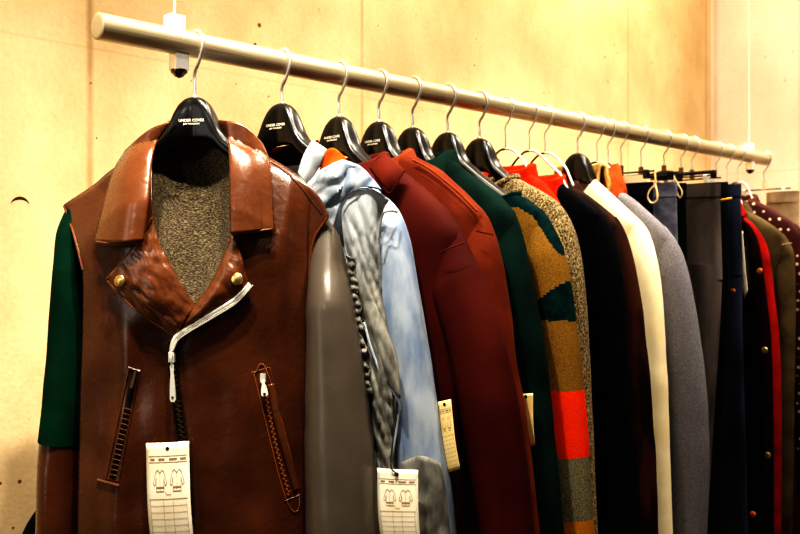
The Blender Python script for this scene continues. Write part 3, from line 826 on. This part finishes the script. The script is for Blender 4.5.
# ------------------------------------------------------------------ paper tags
def paper_tag(fr, quad, v, label, m='paper', curl=.008, string=None, art=True, group='paper price tags'):
    """quad px: tl,tr,br,bl on the frame plane at depth v"""
    P = [fr.at(*q, v) for q in quad]; zb = min(p.z for p in P)
    rt = root('price_tag', label, 'price tag', (fr.o.x, fr.o.y, zb), fr.rz, group)
    rz0 = Vector((sum(p.x for p in P)/4, v, 0))
    # move the root under the card itself
    w = fr.o+fr.e*rz0.x+fr.n*v; rt.location = (w.x, w.y, zb)
    def S(s, t, off=0.0):
        p = P[0]*(1-s)*(1-t)+P[1]*s*(1-t)+P[2]*s*t+P[3]*(1-s)*t
        return Vector((p.x-rz0.x, -off-curl*math.sin(math.pi*s)*.6-curl*1.2*math.sin(t*3.4)*(.4+t), p.z-zb))
    mb = Mesh().grid([[S(i/8, j/16) for i in range(9)] for j in range(17)])
    mb.build('card', M[m], rt, solid=.0005)
    if art:
        mb = Mesh()
        def ln(pts, w=.012):
            for (a, b) in zip(pts, pts[1:]):
                A, B = Vector((*a, 0)), Vector((*b, 0)); d = (B-A)
                if d.length < 1e-6: continue
                q = Vector((-d.y, d.x*.5, 0)).normalized()*w/2; k = 4
                rows = [[S(*(A+d*(i/k)+q).xy, .0007) for i in range(k+1)], [S(*(A+d*(i/k)-q).xy, .0007) for i in range(k+1)]]
                mb.grid(rows)
        for y in (.12, .175, .5): ln([(.06, y), (.95, y)], .006)
        for y in (.56, .62, .68, .74, .80, .86, .92): ln([(.08, y), (.92, y)], .004)
        for x in (.08, .4, .62, .92): ln([(x, .5), (x, .95)], .006)
        for x, wd in ((.1, .12), (.3, .16), (.55, .2), (.8, .14)): ln([(x, .148), (x+wd*.9, .148)], .018)
        for cx in (.33, .72):     # two small garment drawings
            ln([(cx-.05, .24), (cx-.1, .26), (cx-.16, .36), (cx-.12, .38), (cx-.09, .31), (cx-.09, .43), (cx+.09, .43), (cx+.09, .31), (cx+.12, .38), (cx+.16, .36), (cx+.1, .26), (cx+.05, .24), (cx, .27), (cx-.05, .24)], .008)
            ln([(cx, .27), (cx, .43)], .005); ln([(cx-.09, .395), (cx+.09, .395)], .014)
        ln([(.45, .43), (.48, .46), (.58, .46)], .006)
        mb.build('printing', M['ink'], rt, False)
    c = S(.52, .055, .0006)
    Mesh().disc(c, (0, -1, 0), .0028, .0004, 14).build('punched_hole', M['string'], rt)
    if string:
        Q = [c]+[Vector((fr.at(x, y, vv).x-rz0.x, vv-v, fr.at(x, y, vv).z-zb)) for x, y, vv in string]
        Mesh().tube(smooth_path(Q, 6), .0011, 6).build('string', M['string'], rt)
        Mesh().disc(c+Vector((0, -.001, 0)), (0, -1, 0), .003, .003, 10, .001).build('string_knot', M['string'], rt)
    return rt
vt = jpt(172, 480, 0).y-.016
paper_tag(J, [(146, 443), (189, 441), (195, 552), (152, 554)], vt, 'white paper price tag with garment drawings on the brown leather jacket', string=None, curl=.006)

# =================================================================== 2. washed denim jacket
D = Garment('denim_jacket', 'washed light blue and grey denim jacket with orange collar lining beside the leather jacket', 'jacket', 282, 33,
            [(335, 160), (352, 165), (370, 180), (386, 196), (397, 212), (407, 250), (417, 300), (428, 360), (440, 440), (451, 534)], 4, su=.046, sv=0.038, depth=.05, seed=4)
D.torso(M['denim_pale'], dip=.06, wr=.012, wide=.94)
D.sleeve(M['denim_blue'], 1, wr=.007)
D.sleeve(M['denim_blue'], -1, wr=.005)
def dplate(args, vfn, nu, nv, name, m, solid=.003, parent=None):
    rows = coons(*args, nu, nv, lambda x, y, s, t: D.f.at(x, y, vfn(x, y, s, t)))
    return Mesh().grid(rows).build(name, m, parent or D.rt, base=D.zh, solid=solid)
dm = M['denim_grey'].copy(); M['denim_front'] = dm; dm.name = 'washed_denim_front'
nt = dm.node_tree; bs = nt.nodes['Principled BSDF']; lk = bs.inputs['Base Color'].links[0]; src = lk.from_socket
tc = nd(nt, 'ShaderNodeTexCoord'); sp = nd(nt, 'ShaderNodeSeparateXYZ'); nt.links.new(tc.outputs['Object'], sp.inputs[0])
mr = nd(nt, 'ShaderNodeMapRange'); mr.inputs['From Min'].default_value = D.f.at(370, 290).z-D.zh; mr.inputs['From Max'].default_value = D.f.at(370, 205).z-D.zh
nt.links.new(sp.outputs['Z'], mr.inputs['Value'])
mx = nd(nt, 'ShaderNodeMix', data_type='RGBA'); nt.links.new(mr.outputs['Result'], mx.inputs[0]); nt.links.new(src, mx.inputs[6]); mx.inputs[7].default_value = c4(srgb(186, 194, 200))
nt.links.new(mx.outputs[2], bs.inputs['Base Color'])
# collar folded round the hanger arm
dc = dplate(([(313, 140), (327, 149)], [(327, 149), (319, 167), (307, 187)], [(298, 174), (307, 187)], [(313, 140), (304, 155), (298, 174)]),
       lambda x, y, s, t: -.050-.008*math.sin(math.pi*s)-.006*t-.003*N(x*.12, y*.08, 1), 18, 14, 'collar', M['denim_front'], .003)
dplate(([(322, 166), (326, 152), (334, 148), (346, 158)], [(346, 158), (346, 166), (342, 174)], [(313, 184), (328, 180), (342, 174)], [(322, 166), (318, 175), (313, 184)]),
       lambda x, y, s, t: -.042-.012*math.sin(math.pi*s), 16, 12, 'collar_lining', M['orange_lining'], .003, dc)
# hood-like yoke rolls
dplate(([(306, 186), (322, 170), (342, 160), (356, 166)], [(356, 166), (348, 182), (341, 200), (334, 228)], [(316, 222), (326, 226), (334, 228)], [(306, 186), (309, 205), (316, 222)]),
       lambda x, y, s, t: -.060-.009*math.sin(math.pi*s)*math.sin(math.pi*min(1, t+.2))-.009*N((x+y)*.06, (y-x)*.03, 3)-.004*N((x+y)*.15, (y-x)*.06, 3), 24, 20, 'yoke', M['denim_pale'], .004)
dplate(([(345, 160), (360, 166), (374, 180), (382, 190)], [(382, 190), (368, 187), (355, 189), (343, 198)], [(338, 204), (340, 201), (343, 198)], [(345, 160), (347, 175), (338, 204)]),
       lambda x, y, s, t: -.058-.007*math.sin(math.pi*t)-.006*N(x*.1, y*.1, 8), 22, 16, 'collar_roll', M['denim_blue'], .004)
def dfold(x, y):
    return .010*N((x-.22*y)*.085, y*.012, 6)+.006*N((x-.3*y)*.19, y*.03, 2)+.003*N(x*.3, y*.12, 4)
dplate(([(341, 202), (356, 190), (374, 190), (389, 199)], [(389, 199), (382, 213), (379, 245), (383, 300), (396, 390), (396, 480), (400, 560)], [(378, 560), (400, 560)], [(341, 202), (344, 240), (352, 290), (366, 350), (372, 410), (374, 480), (378, 560)]),
       lambda x, y, s, t: -.054-.006*math.sin(math.pi*s)+.018*s**5-dfold(x, y)*min(1, t*6), 40, 110, 'front_panel', M['denim_front'], .003)
D.B(Mesh().tube([D.f.at(x, y, v) for x, y, v in ((341, 201, -.066), (355, 189, -.068), (370, 188, -.062), (386, 197, -.046))], .0011, 6), 'yoke_seam', M['blue_grey'])
dplate(([(256, 150), (285, 146), (318, 140)], [(318, 140), (330, 215)], [(258, 225), (330, 215)], [(256, 150), (258, 225)]), lambda x, y, s, t: .034-.02*abs(2*s-1)**2, 20, 14, 'lining', M['maroon_lining'], .002)
# ruffled placket with puckers, and a curved pocket edge
rows = []
for i in range(160):
    t = i/159; x = lerp(346, 364, t)+1.2*math.sin(t*40); y = lerp(255, 392, t); row = []
    for k in range(7):
        q = k/6; row.append(D.f.at(x+q*8, y+3*q, -.064-.004*math.sin(math.pi*q)-.0018*math.sin(t*110+q*1.5)*math.sin(math.pi*q)**.5-.004*N(t*22, q*3, 1)))
    rows.append(row)
D.B(Mesh().grid(rows), 'ruffled_placket', M['denim_grey'], solid=.003)
P = smooth_path([D.f.at(x, y, v) for x, y, v in ((364, 322, -.062), (372, 350, -.064), (384, 380, -.062), (396, 398, -.05), (399, 412, -.044), (390, 470, -.05))], 8)
D.B(Mesh().tube(P, .0022, 6), 'pocket_seam', M['denim_pale'])
dplate(([(356, 290), (372, 300), (388, 330)], [(388, 330), (398, 365), (400, 398)], [(376, 352), (388, 382), (400, 398)], [(356, 290), (366, 322), (376, 352)]),
       lambda x, y, s, t: -.058-.010*math.sin(math.pi*s)*math.sin(math.pi*t)-dfold(x, y)*.6, 20, 24, 'pocket_flap', M['denim_front'], .003)
# turned cuff
mb = Mesh()
rows = coons([(402, 462), (420, 456), (438, 462), (441, 470)], [(441, 470), (446, 500), (452, 560)], [(392, 560), (424, 562), (452, 560)], [(402, 462), (398, 500), (392, 560)], 22, 20,
             lambda x, y, s, t: D.f.at(x, y, -.060-.012*math.sin(math.pi*s)+.03*s*s-.004*N(x*.08, y*.05, 9)))
Mesh().grid(rows).build('turned_cuff', M['denim_grey'], D.rt, base=D.zh, solid=.003)
D.seam([(379, 240, -.050), (382, 216, -.050), (389, 211, -.046), (397, 212, -.02)], M['denim_grey'], 'armhole_seam')
bell_hanger(282, 33, 103, 'black hanger with pale lettering inside the washed denim jacket', G=D)
paper_tag(D.f, [(377, 468), (418, 470), (422, 552), (382, 552)], -.085, 'white paper price tag on a black string hanging from the denim jacket', string=[(391, 466, -.09), (393, 440, -.075), (397, 415, -.058)], curl=.004)

# =================================================================== 3. burgundy jacket
G = Garment('burgundy_jacket', 'plain dark burgundy cotton jacket with folded collar between denim and rust jackets', 'jacket', 339, 44,
            [(387, 156), (402, 169), (424, 187), (446, 208), (459, 227), (470, 250), (482, 277), (497, 320), (512, 380), (524, 450), (533, 534)], 5, su=.052, sv=0.04, seed=11)
G.torso(M['burgundy'], dip=.05); G.sleeve(M['burgundy'], 1, wr=.006); G.sleeve(M['burgundy'], -1)
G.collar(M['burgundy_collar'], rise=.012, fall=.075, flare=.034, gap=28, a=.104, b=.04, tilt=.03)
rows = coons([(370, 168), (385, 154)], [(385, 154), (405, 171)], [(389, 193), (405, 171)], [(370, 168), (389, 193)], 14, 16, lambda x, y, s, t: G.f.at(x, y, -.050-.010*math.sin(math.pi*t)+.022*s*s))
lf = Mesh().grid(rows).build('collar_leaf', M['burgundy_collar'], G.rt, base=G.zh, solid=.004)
G.seam([(370, 168, -.053), (380, 182, -.058), (389, 193, -.056), (397, 182, -.046), (405, 171, -.03)], M['burgundy'], 'collar_edge', .0016)
G.seam([(440, 253, -.047), (450, 248, -.046), (465, 242, -.026)], M['burgundy_collar'], 'armhole_seam', .0013)
bell_hanger(339, 44, 116, 'black hanger with pale lettering inside the plain burgundy jacket', G=G)
vt = -.075
paper_tag(G.f, [(438, 402), (451, 399), (460, 469), (448, 473)], -.06, 'cream paper price tag hanging between the denim sleeve and the burgundy jacket', 'paper_tan', curl=.002)

# =================================================================== 4. rust jacket
G = Garment('rust_jacket', 'rust orange canvas jacket with stitched collar behind the burgundy jacket', 'jacket', 379, 44,
            [(410, 153), (424, 160), (440, 168), (466, 192), (485, 212), (494, 233), (502, 267), (510, 315), (518, 375), (528, 440), (538, 534)], 5, su=.05, sv=0.04, seed=21)
G.torso(M['rust'], dip=.05); G.sleeve(M['rust'], 1, wr=.006); G.sleeve(M['rust'], -1)
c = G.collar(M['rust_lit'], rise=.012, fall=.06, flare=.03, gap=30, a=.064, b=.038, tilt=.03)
G.seam([(418, 166, -.036), (436, 178, -.0355), (460, 199, -.035), (478, 217, -.034)], M['burgundy'], 'yoke_seam', .0009)
G.seam([(413, 160, -.03), (430, 169, -.03), (456, 190, -.03), (477, 211, -.028)], M['rust_lit'], 'edge_roll', .0022)
G.seam([(476, 231, -.040), (485, 233, -.036), (493, 235, -.02)], M['burgundy'], 'armhole_seam', .0012)
bell_hanger(379, 44, 121, 'black hanger with pale lettering inside the rust orange jacket', G=G)
paper_tag(G.f, [(519, 394), (533, 393), (535, 445), (527, 449)], .05, 'small cream price tag peeking out beside the rust jacket sleeve', 'paper_tan', curl=.002, art=False)

# =================================================================== 5. bottle green coat
G = Garment('green_coat', 'bottle green wool coat with soft shawl collar next to the rust jacket', 'coat', 412.5, 44,
            [(450, 156), (468, 171), (498, 192), (515, 212), (525, 240), (533, 278), (540, 318), (546, 362), (554, 440), (563, 534)], 4, su=.05, sv=.043, seed=31)
G.torso(M['green'], dip=.05, wr=.008); G.sleeve(M['green'], 1, wr=.005); G.sleeve(M['green'], -1)
G.collar(M['green'], rise=.014, fall=.085, flare=.04, gap=25, a=.08, b=.036, roll=.014, solid=.008, tilt=.03)
bell_hanger(412.5, 44, 127, 'plain black hanger inside the bottle green coat', text=False, G=G)

# =================================================================== 6. patchwork sweater
PC = [(519, 194), (529, 199), (544, 210), (559, 237), (568, 266), (575, 310), (582, 370), (588, 440), (593, 534)]
G = Garment('patchwork_sweater', 'patchwork knit sweater with camel, teal, orange, grey and mustard blocks on its sleeve', 'sweater', 447.5, 44, PC, 3, su=.052, sv=.044, seed=41)
gz = lambda px, py: G.f.at(px, py).z
Z1, Z2, Z3, Z4 = gz(560, 319), gz(575, 389), gz(578, 455), gz(580, 517)
LA = [(p.z, p.x) for p in (G.f.at(x, y, -.03) for x, y in ((560, 268), (548, 247), (537, 228), (527, 214), (512, 206)))]     # upper limit of the camel wedge
LB = [(p.x, p.z) for p in (G.f.at(x, y, -.04) for x, y in ((500, 340), (541, 296), (566, 268), (580, 262)))]
def patch(p, i, j):
    x, y, z = p; ax = abs(x)
    if z > Z1: return 1 if (z < LA[-1][0] and ax < interp(LA, z) and z > interp(LB, ax)) else 0
    if z > Z2: return 1
    if z > Z3: return 2
    if z > Z4: return 3
    return 4
mm = [M['teal'], M['camel'], M['patch_orange'], M['patch_grey'], M['mustard']]
G.torso(mm, dip=.03, nring=160, mif=patch)
G.sleeve(mm, 1, mif=patch, wr=.003, nring=96); G.sleeve(mm, -1, mif=patch, wr=.003)
G.rib(M['teal'], r=.006, b=.03)
bell_hanger(447.5, 44, 132, 'plain black hanger with long bare arm inside the patchwork sweater', text=False, G=G)

# =================================================================== 7. oat marl knit
G = Garment('marl_cardigan', 'oat and brown marl knit cardigan right of the patchwork sweater', 'cardigan', 479.5, 44,
            [(517, 177), (540, 189), (559, 201), (574, 223), (582, 252), (587, 300), (590, 370), (595, 450), (599, 534)], 3, su=.046, sv=.046, seed=51)
G.torso(M['tweed'], dip=.03); G.sleeve(M['tweed'], 1, wr=.004); G.sleeve(M['tweed'], -1); G.rib(M['tweed'], r=.008, b=.03)
bell_hanger(479.5, 44, 138, 'plain black hanger with bare arm inside the oat marl cardigan', text=False, G=G)

# =================================================================== 8-10 wire hangers
G = Garment('red_sweater', 'orange red knit top with rolled neck on the first wire hanger', 'sweater', 505.5, 44,
            [(530, 170), (545, 182), (556, 195), (566, 218), (573, 260), (578, 330), (582, 400), (588, 534)], 3, su=.04, sv=.033, depth=.033, seed=61)
G.torso(M['red_knit'], dip=.02); G.sleeve(M['red_knit'], 1); G.sleeve(M['red_knit'], -1); G.collar(M['red_knit'], rise=.016, fall=.03, flare=.008, gap=12, b=.030, a=.06, tilt=.02)
wire_hanger(505.5, 44, 150, 'wire hanger, leftmost of three, holding the orange red knit top', G=G)
G = Garment('black_coat', 'long black wool coat with orange red inner collar beside the oat marl cardigan', 'coat', 529.5, 44,
            [(566, 184), (582, 197), (598, 209), (609, 222), (617, 246), (624, 295), (629, 370), (632, 450), (634, 534)], 3, su=.042, sv=0.028, depth=0.026, seed=71)
G.torso(M['black_wool'], dip=.03); G.sleeve(M['black_wool'], 1); G.sleeve(M['black_wool'], -1); G.collar(M['red_knit'], rise=.026, fall=.055, flare=.010, gap=25, a=.080, b=.030, name='inner_collar', tilt=.02)
wire_hanger(529.5, 44, 152, 'wire hanger, middle of three, holding the long black wool coat', G=G)
G = Garment('velvet_coat', 'dark brown velvet coat between the black coat and the cream coat', 'coat', 545, 44,
            [(572, 183), (596, 200), (616, 216), (628, 236), (635, 261), (641, 305), (648, 385), (653, 450), (657, 534)], 3, su=.042, sv=0.028, depth=0.026, seed=81)
G.torso(M['velvet'], dip=.03, wr=.008); G.sleeve(M['velvet'], 1, wr=.007); G.sleeve(M['velvet'], -1); G.collar(M['velvet'], rise=.006, fall=.03, flare=.014, gap=30, b=.03)
wire_hanger(545, 44, 154, 'wire hanger, rightmost of three, holding the dark brown velvet coat', G=G)

# =================================================================== 11 cream coat
G = Garment('cream_coat', 'cream white wool coat with beige fleece collar, brightest garment on the rail', 'coat', 577.5, 44,
            [(597, 179), (612, 193), (630, 210), (648, 230), (658, 266), (663, 310), (667, 370), (670, 450), (673, 534)], 3, su=.05, sv=0.036, seed=91, depth=0.034)
G.torso(M['cream'], dip=.05); G.sleeve(M['cream'], 1); G.sleeve(M['cream'], -1)
G.collar(M['beige'], rise=.04, fall=.06, flare=.012, gap=100, a=.058, b=.036, roll=.010, solid=.008)
bell_hanger(577.5, 44, 153, 'plain black hanger inside the cream coat', text=False, G=G)

# =================================================================== 12 grey coat
G = Garment('grey_coat', 'blue grey flannel coat with tan orange collar right of the cream coat', 'coat', 596, 44,
            [(616, 186), (637, 200), (664, 224), (679, 245), (687, 268), (694, 300), (701, 345), (707, 400), (709, 460), (707, 534)], 3, su=.05, sv=0.032, seed=101, depth=0.028)
G.torso(M['grey_tweed'], dip=.05); G.sleeve(M['grey_tweed'], 1, wr=.003); G.sleeve(M['grey_tweed'], -1)
G.collar(M['rust_velvet'], rise=.058, fall=.085, flare=.02, gap=20, a=.05, b=.034, tilt=.02)
wire_hanger(597, 44, 163, 'wire hanger inside the blue grey coat with tan orange collar', G=G)

# =================================================================== trousers
def trousers(name, label, px, alpha, top_y, right_px, m, depth=.015, leg_to=.62, taper=.62, seed=1, cat='trousers', band=None, waist=.036, legs=True, group=None, half=None, shift=0.0):
    f = Frame(px, alpha, 0); a = half or f.at(right_px, top_y+6).x; zt = f.at(px, top_y).z; f.base = leg_to
    rt = root(name, label, cat, f.loc(), f.rz, group)
    def loft(lv, nring, nm, mm, cap=True):
        rows = []
        for (z, uc, w, d) in lv:
            row = []
            for (x, y) in superellipse(nring, w, d, d, 2.5):
                q = sstep(.02, .25, zt-z); A = .006*q
                dd = A*min(1, depth/.02)*(N(x*14+seed, seed, z*1.5)+.5*N(x*34+seed, seed*2, z*2.5))
                row.append((uc+shift+x, y+(dd if y > 0 else -dd)*min(1, abs(y)/.012), z-leg_to))
            rows.append(row)
        mb = Mesh().grid(rows, True)
        if cap: mb.cap((len(rows)-1)*nring, nring); 
        mb.cap(0, nring)
        return mb.build(nm, mm, rt)
    loft([(zt-waist*i/4, 0, a*1.005, depth+.003) for i in range(5)], 48, 'waistband', band or m)
    crotch = zt-.26
    if legs:
        loft([(lerp(zt-waist*.9, crotch, i/12), 0, lerp(a*.995, a*1.03, i/12), lerp(depth, depth+.006, i/12)) for i in range(13)], 56, 'seat', m)
        for s in (-1, 1):
            lv = []
            for i in range(31):
                t = i/30; z = lerp(crotch+.04, leg_to, t); w = a*lerp(.52, .52*taper, sstep(0, 1, t))
                lv.append((z, s*lerp(a*1.02-a*.52, a*.46, t), w, lerp(depth+.0055, depth+.003, t)))
            loft(lv, 36, 'leg', m)
    else:
        loft([(lerp(zt-waist*.9, leg_to, i/24), 0, lerp(a, a*1.25, i/24), lerp(depth, depth+.008, i/24)) for i in range(25)], 64, 'skirt_panel', m)
    return rt, f, a, zt
def small_loop(rt, f, pts, r=.0022, m='cream_loop', v=-.036):
    P = [f.at(x, y, v) for x, y in pts]
    mb = Mesh().tube(smooth_path([(p.x, p.y, p.z-f.base) for p in P], 6), r, 8); return mb.build('hanging_loop', M[m], rt)
rt, f, a, zt = trousers('navy_trousers', 'dark navy wool trousers whose waistband shows behind the grey coat shoulder', 609, 44, 185, 653, M['navy'], depth=.007, seed=3)
clip_hanger(608, 44, 175, a+.006, 'clip hanger with small brown plate holding the dark navy trousers')
rt, f, a, zt = trousers('cream_trousers', 'cream trousers, only a pale strip of waistband showing behind the navy trousers', 615, 44, 177, 648, M['cream'], depth=.004, seed=4)
rt, f, a, zt = trousers('slate_trousers', 'slate blue grey trousers with cream hanging loop at the waist', 621, 44, 186, 677, M['blue_grey'], seed=5)
small_loop(rt, f, [(655, 172), (655, 184), (650, 190), (648, 198), (652, 203), (657, 200), (657, 192), (655, 184)], .0026, v=-.062)
clip_hanger(621, 44, 177, a+.004, 'clip hanger with brown plate holding the slate blue grey trousers')
rt, f, a, zt = trousers('black_trousers', 'black cotton trousers in the dark gap between slate and charcoal trousers', 641, 44, 186, 686, M['black_cloth'], seed=6)
small_loop(rt, f, [(673, 175), (678, 184), (682, 192), (680, 198), (676, 190), (673, 180)], .0022, v=-.05)
clip_hanger(641, 44, 178, a+.004, 'clip hanger holding the plain black cotton trousers')
rt, f, a, zt = trousers('charcoal_trousers', 'charcoal brown wide trousers under the black bodied clip hanger', 664, 44, 187, 720, M['charcoal'], seed=8, depth=.03, taper=.5)
clip_hanger(664, 44, 176, a+.004, 'clip hanger with black moulded body holding the charcoal brown trousers', body=True)
rt, f, a, zt = trousers('dark_trousers', 'dark navy black trousers with a tan waist label next to the charcoal pair', 681, 44, 185, 728, M['navy'], seed=9)
P0 = f.at(718, 201, -.021); P1 = f.at(735, 198, -.021)
Mesh().grid([[(P0.x, -.021, P0.z-f.base+.004), (P1.x-.008, -.0215, P1.z-f.base+.004)], [(P0.x, -.021, P0.z-f.base-.004), (P1.x-.008, -.0215, P1.z-f.base-.004)]]).build('waist_label', M['label_tan'], rt, solid=.001)
clip_hanger(681, 44, 178, a*.7, 'clip hanger holding the dark trousers with tan label', clipmat='white_metal')
rt, f, a, zt = trousers('indigo_jeans', 'dark indigo jeans with copper buttons left of the red jacket', 692, 44, 187, 741, M['indigo'], seed=10, taper=1.3)
for (x, y) in ((726, 237), (733, 291)):
    p = f.at(x, y, -.024); Mesh().disc((p.x, p.y, p.z-f.base), (0, -1, 0), .008, .003, 14, .001).build('button', M['copper'], rt)
clip_hanger(692, 44, 180, a*.6, 'clip hanger with white clip holding the dark indigo jeans', clipmat='white_metal')

# =================================================================== far end garments
G = Garment('red_jacket', 'red wool jacket turning dark wine toward the front, with pale buttons, beside the jeans', 'jacket', 716, 52,
            [(736, 208), (746, 216), (758, 227), (770, 250), (777, 298), (782, 345), (784, 430), (783, 534)], 2, su=.030, sv=0.03, depth=0.032, seed=111)
G.torso([M['dark_wine']], dip=.04, wide=.85); G.sleeve([M['dark_wine'], M['red_wool']], 1, wr=.002, nring=48, mif=lambda p, i, j: 1 if math.cos(2*math.pi*(j+.5)/48) > .55 and math.sin(2*math.pi*(j+.5)/48) > -.75 else 0); G.sleeve(M['red_wool'], -1)  # outward sleeve faces red, front faces and torso dark wine
G.collar(M['red_wool'], rise=.02, fall=.04, flare=.016, gap=40, b=.032)
for (x, y, m) in ((760, 271, 'copper'), (765, 350, 'gold'), (768, 455, 'gold'), (753, 514, 'orange_button')):
    p = G.f.at(x, y, -.05); G.B(Mesh().disc((p.x, p.y, p.z), (0, -1, 0), .009, .004, 14, .001), 'button', M[m])
wire_hanger(716, 52, 186, 'pale wire hanger inside the red wool jacket', G=G)
paper_tag(G.f, [(738, 231), (743, 231), (748, 290), (744, 300)], -.075, 'narrow white paper tag hanging in front of the red jacket', 'paper', curl=.002, art=False)
G = Garment('olive_jacket', 'olive brown cotton jacket between the red jacket and the maroon dotted garment', 'jacket', 727, 48,
            [(742, 207), (765, 219), (781, 230), (791, 243), (796, 262), (797, 330), (795, 420), (793, 534)], 3, su=.034, sv=.028, depth=.029, seed=121)
G.torso(M['olive'], dip=.03); G.sleeve(M['olive'], 1, wr=.004); G.sleeve(M['olive'], -1); G.collar(M['olive'], rise=.02, fall=.04, flare=.02, gap=40, b=.034)
G.seam([(781, 245, -.034), (787, 244, -.03), (792, 243, -.02)], M['taupe'], 'sleeve_seam', .002)
wire_hanger(727, 48, 186, 'pale wire hanger inside the olive brown jacket', G=G)
G = Garment('dotted_blouse', 'maroon blouse with pale dots at the far end of the rail', 'blouse', 738, 46,
            [(752, 198), (772, 207), (795, 222), (810, 242), (815, 295), (819, 400), (822, 534)], 3, su=.036, sv=.026, depth=.026, seed=131)
G.torso(M['dotted'], dip=.03); G.sleeve(M['dotted'], 1); G.sleeve(M['dotted'], -1); G.collar(M['dotted'], rise=.012, fall=.03, flare=.012, gap=40, b=.032)
wire_hanger(738, 46, 183, 'thick white hanger inside the maroon dotted blouse', G=G)
rt, f, a, zt = trousers('taupe_skirt', 'taupe wool skirt clipped to the right end of the last hanger, far right edge', 764, 44, 193, 0, M['taupe'], seed=14, depth=.022, legs=False, cat='skirt', half=.052, shift=.062)
clip_hanger(764, 44, 190, .088, 'clip hanger with thin dark bar holding the taupe skirt, last on the rail', clipmat='white_metal', plate='chrome')

# black bag for an unidentified dark rounded patch, its top just visible behind the leather jacket
t = wall_t(51); p = W0+RD*t-WN*.12
form = root('black_form', 'black rounded bag for an unidentified shape at the wall behind the jacket cuff, bottom left corner', 'form', (p.x, p.y, 0), RZ)
BH = CAMZ-(486-HCY)/F*p.y; rows = []
for i in range(41):
    q = i/40; z = BH*(1-(1-q)**1.6); k = max(0, (z-BH+.20)/.20); w = .125*math.sqrt(max(.002, 1-k**2.0)); d = .07*math.sqrt(max(.003, 1-max(0, (z-BH+.1)/.1)**2))
    rows.append([(x, y, z) for x, y in superellipse(32, w, d, d, 2.6)])
mb = Mesh().grid(rows, True); mb.cap(0, 32); mb.cap(40*32, 32); mb.build('form_body', M['form'], form)
Mesh().tube(smooth_path([(-.05, -.072, BH-.16), (-.045, -.085, BH-.26), (0, -.09, BH-.31), (.045, -.085, BH-.26), (.05, -.072, BH-.16)], 6), .006, 8).build('front_loop', M['string'], form)

# ------------------------------------------------------------------ light
def light(kind, name, loc, target, energy, col, size=.2, spot=None, blend=.5, sy=None):
    l = bpy.data.lights.new(name, kind); l.energy = energy; l.color = col
    if kind == 'AREA':
        l.size = size
        if sy: l.shape = 'RECTANGLE'; l.size_y = sy
    if kind == 'SPOT': l.shadow_soft_size = size; l.spot_size = R(spot); l.spot_blend = blend
    o = bpy.data.objects.new(name, l); COL.objects.link(o); o.location = loc
    d = Vector(target)-Vector(loc); o.rotation_euler = d.to_track_quat('-Z', 'Y').to_euler(); return o
WARM = (1, .82, .56)
# row of ceiling spots parallel to the rail, in front of it
for i, (t, e) in enumerate(((-.1, 42), (.8, 50), (1.7, 56), (2.6, 44))):
    q = A0+RD*t-WN*.75
    tg = A0+RD*t-WN*.02; tg.z = 1.62
    light('SPOT', 'ceiling_spot', (q.x, q.y, 2.92), tg, e*2.0, (1, .90, .76), .03, 66, .9)
light('SPOT', 'ceiling_spot', (-.34, .86, 2.92), (-.22, 1.42, 1.5), 92, (1, .9, .76), .025, 52, .9)
# wall washers between rail and wall
for t, e in ((-.1, 10), (1.1, 12), (2.3, 14)):
    q = A0+RD*t-WN*.1; tg = A0+RD*t+WN*WALL_OFF; tg.z = 1.6
    light('AREA', 'wall_washer', (q.x, q.y, 2.95), tg, e, (1, .91, .75), .5)
# added soft fill light from behind the camera on the left
light('AREA', 'fill_light', (-1.2, -1.0, 2.7), (0.3, 1.6, 1.4), 4.5, (1, .92, .82), .4)
light('AREA', 'side_strip', (-1.5, .25, 1.7), (.0, 1.45, 1.3), 4, (1, .95, .88), .45, sy=1.7)  # added tall strip, puts the long highlight on the grey sleeve
w = bpy.data.worlds.new('World'); scn.world = w; w.use_nodes = True
w.node_tree.nodes['Background'].inputs[0].default_value = (1, .86, .66, 1); w.node_tree.nodes['Background'].inputs[1].default_value = .05

# ------------------------------------------------------------------ camera
cd = bpy.data.cameras.new('camera'); cam = bpy.data.objects.new('camera', cd); COL.objects.link(cam)
cam.location = (0, 0, CAMZ); cam.rotation_euler = (math.pi/2, 0, 0)
cd.sensor_width = 36; cd.lens = F/800*36; cd.clip_start = .05
cd.dof.use_dof = True; cd.dof.focus_distance = 1.45; cd.dof.aperture_fstop = 7.1
scn.camera = cam
scn.view_settings.view_transform = 'Standard'
try: scn.view_settings.look = 'Very High Contrast'
except Exception as e: print('look', e)
scn.view_settings.exposure = 0.12
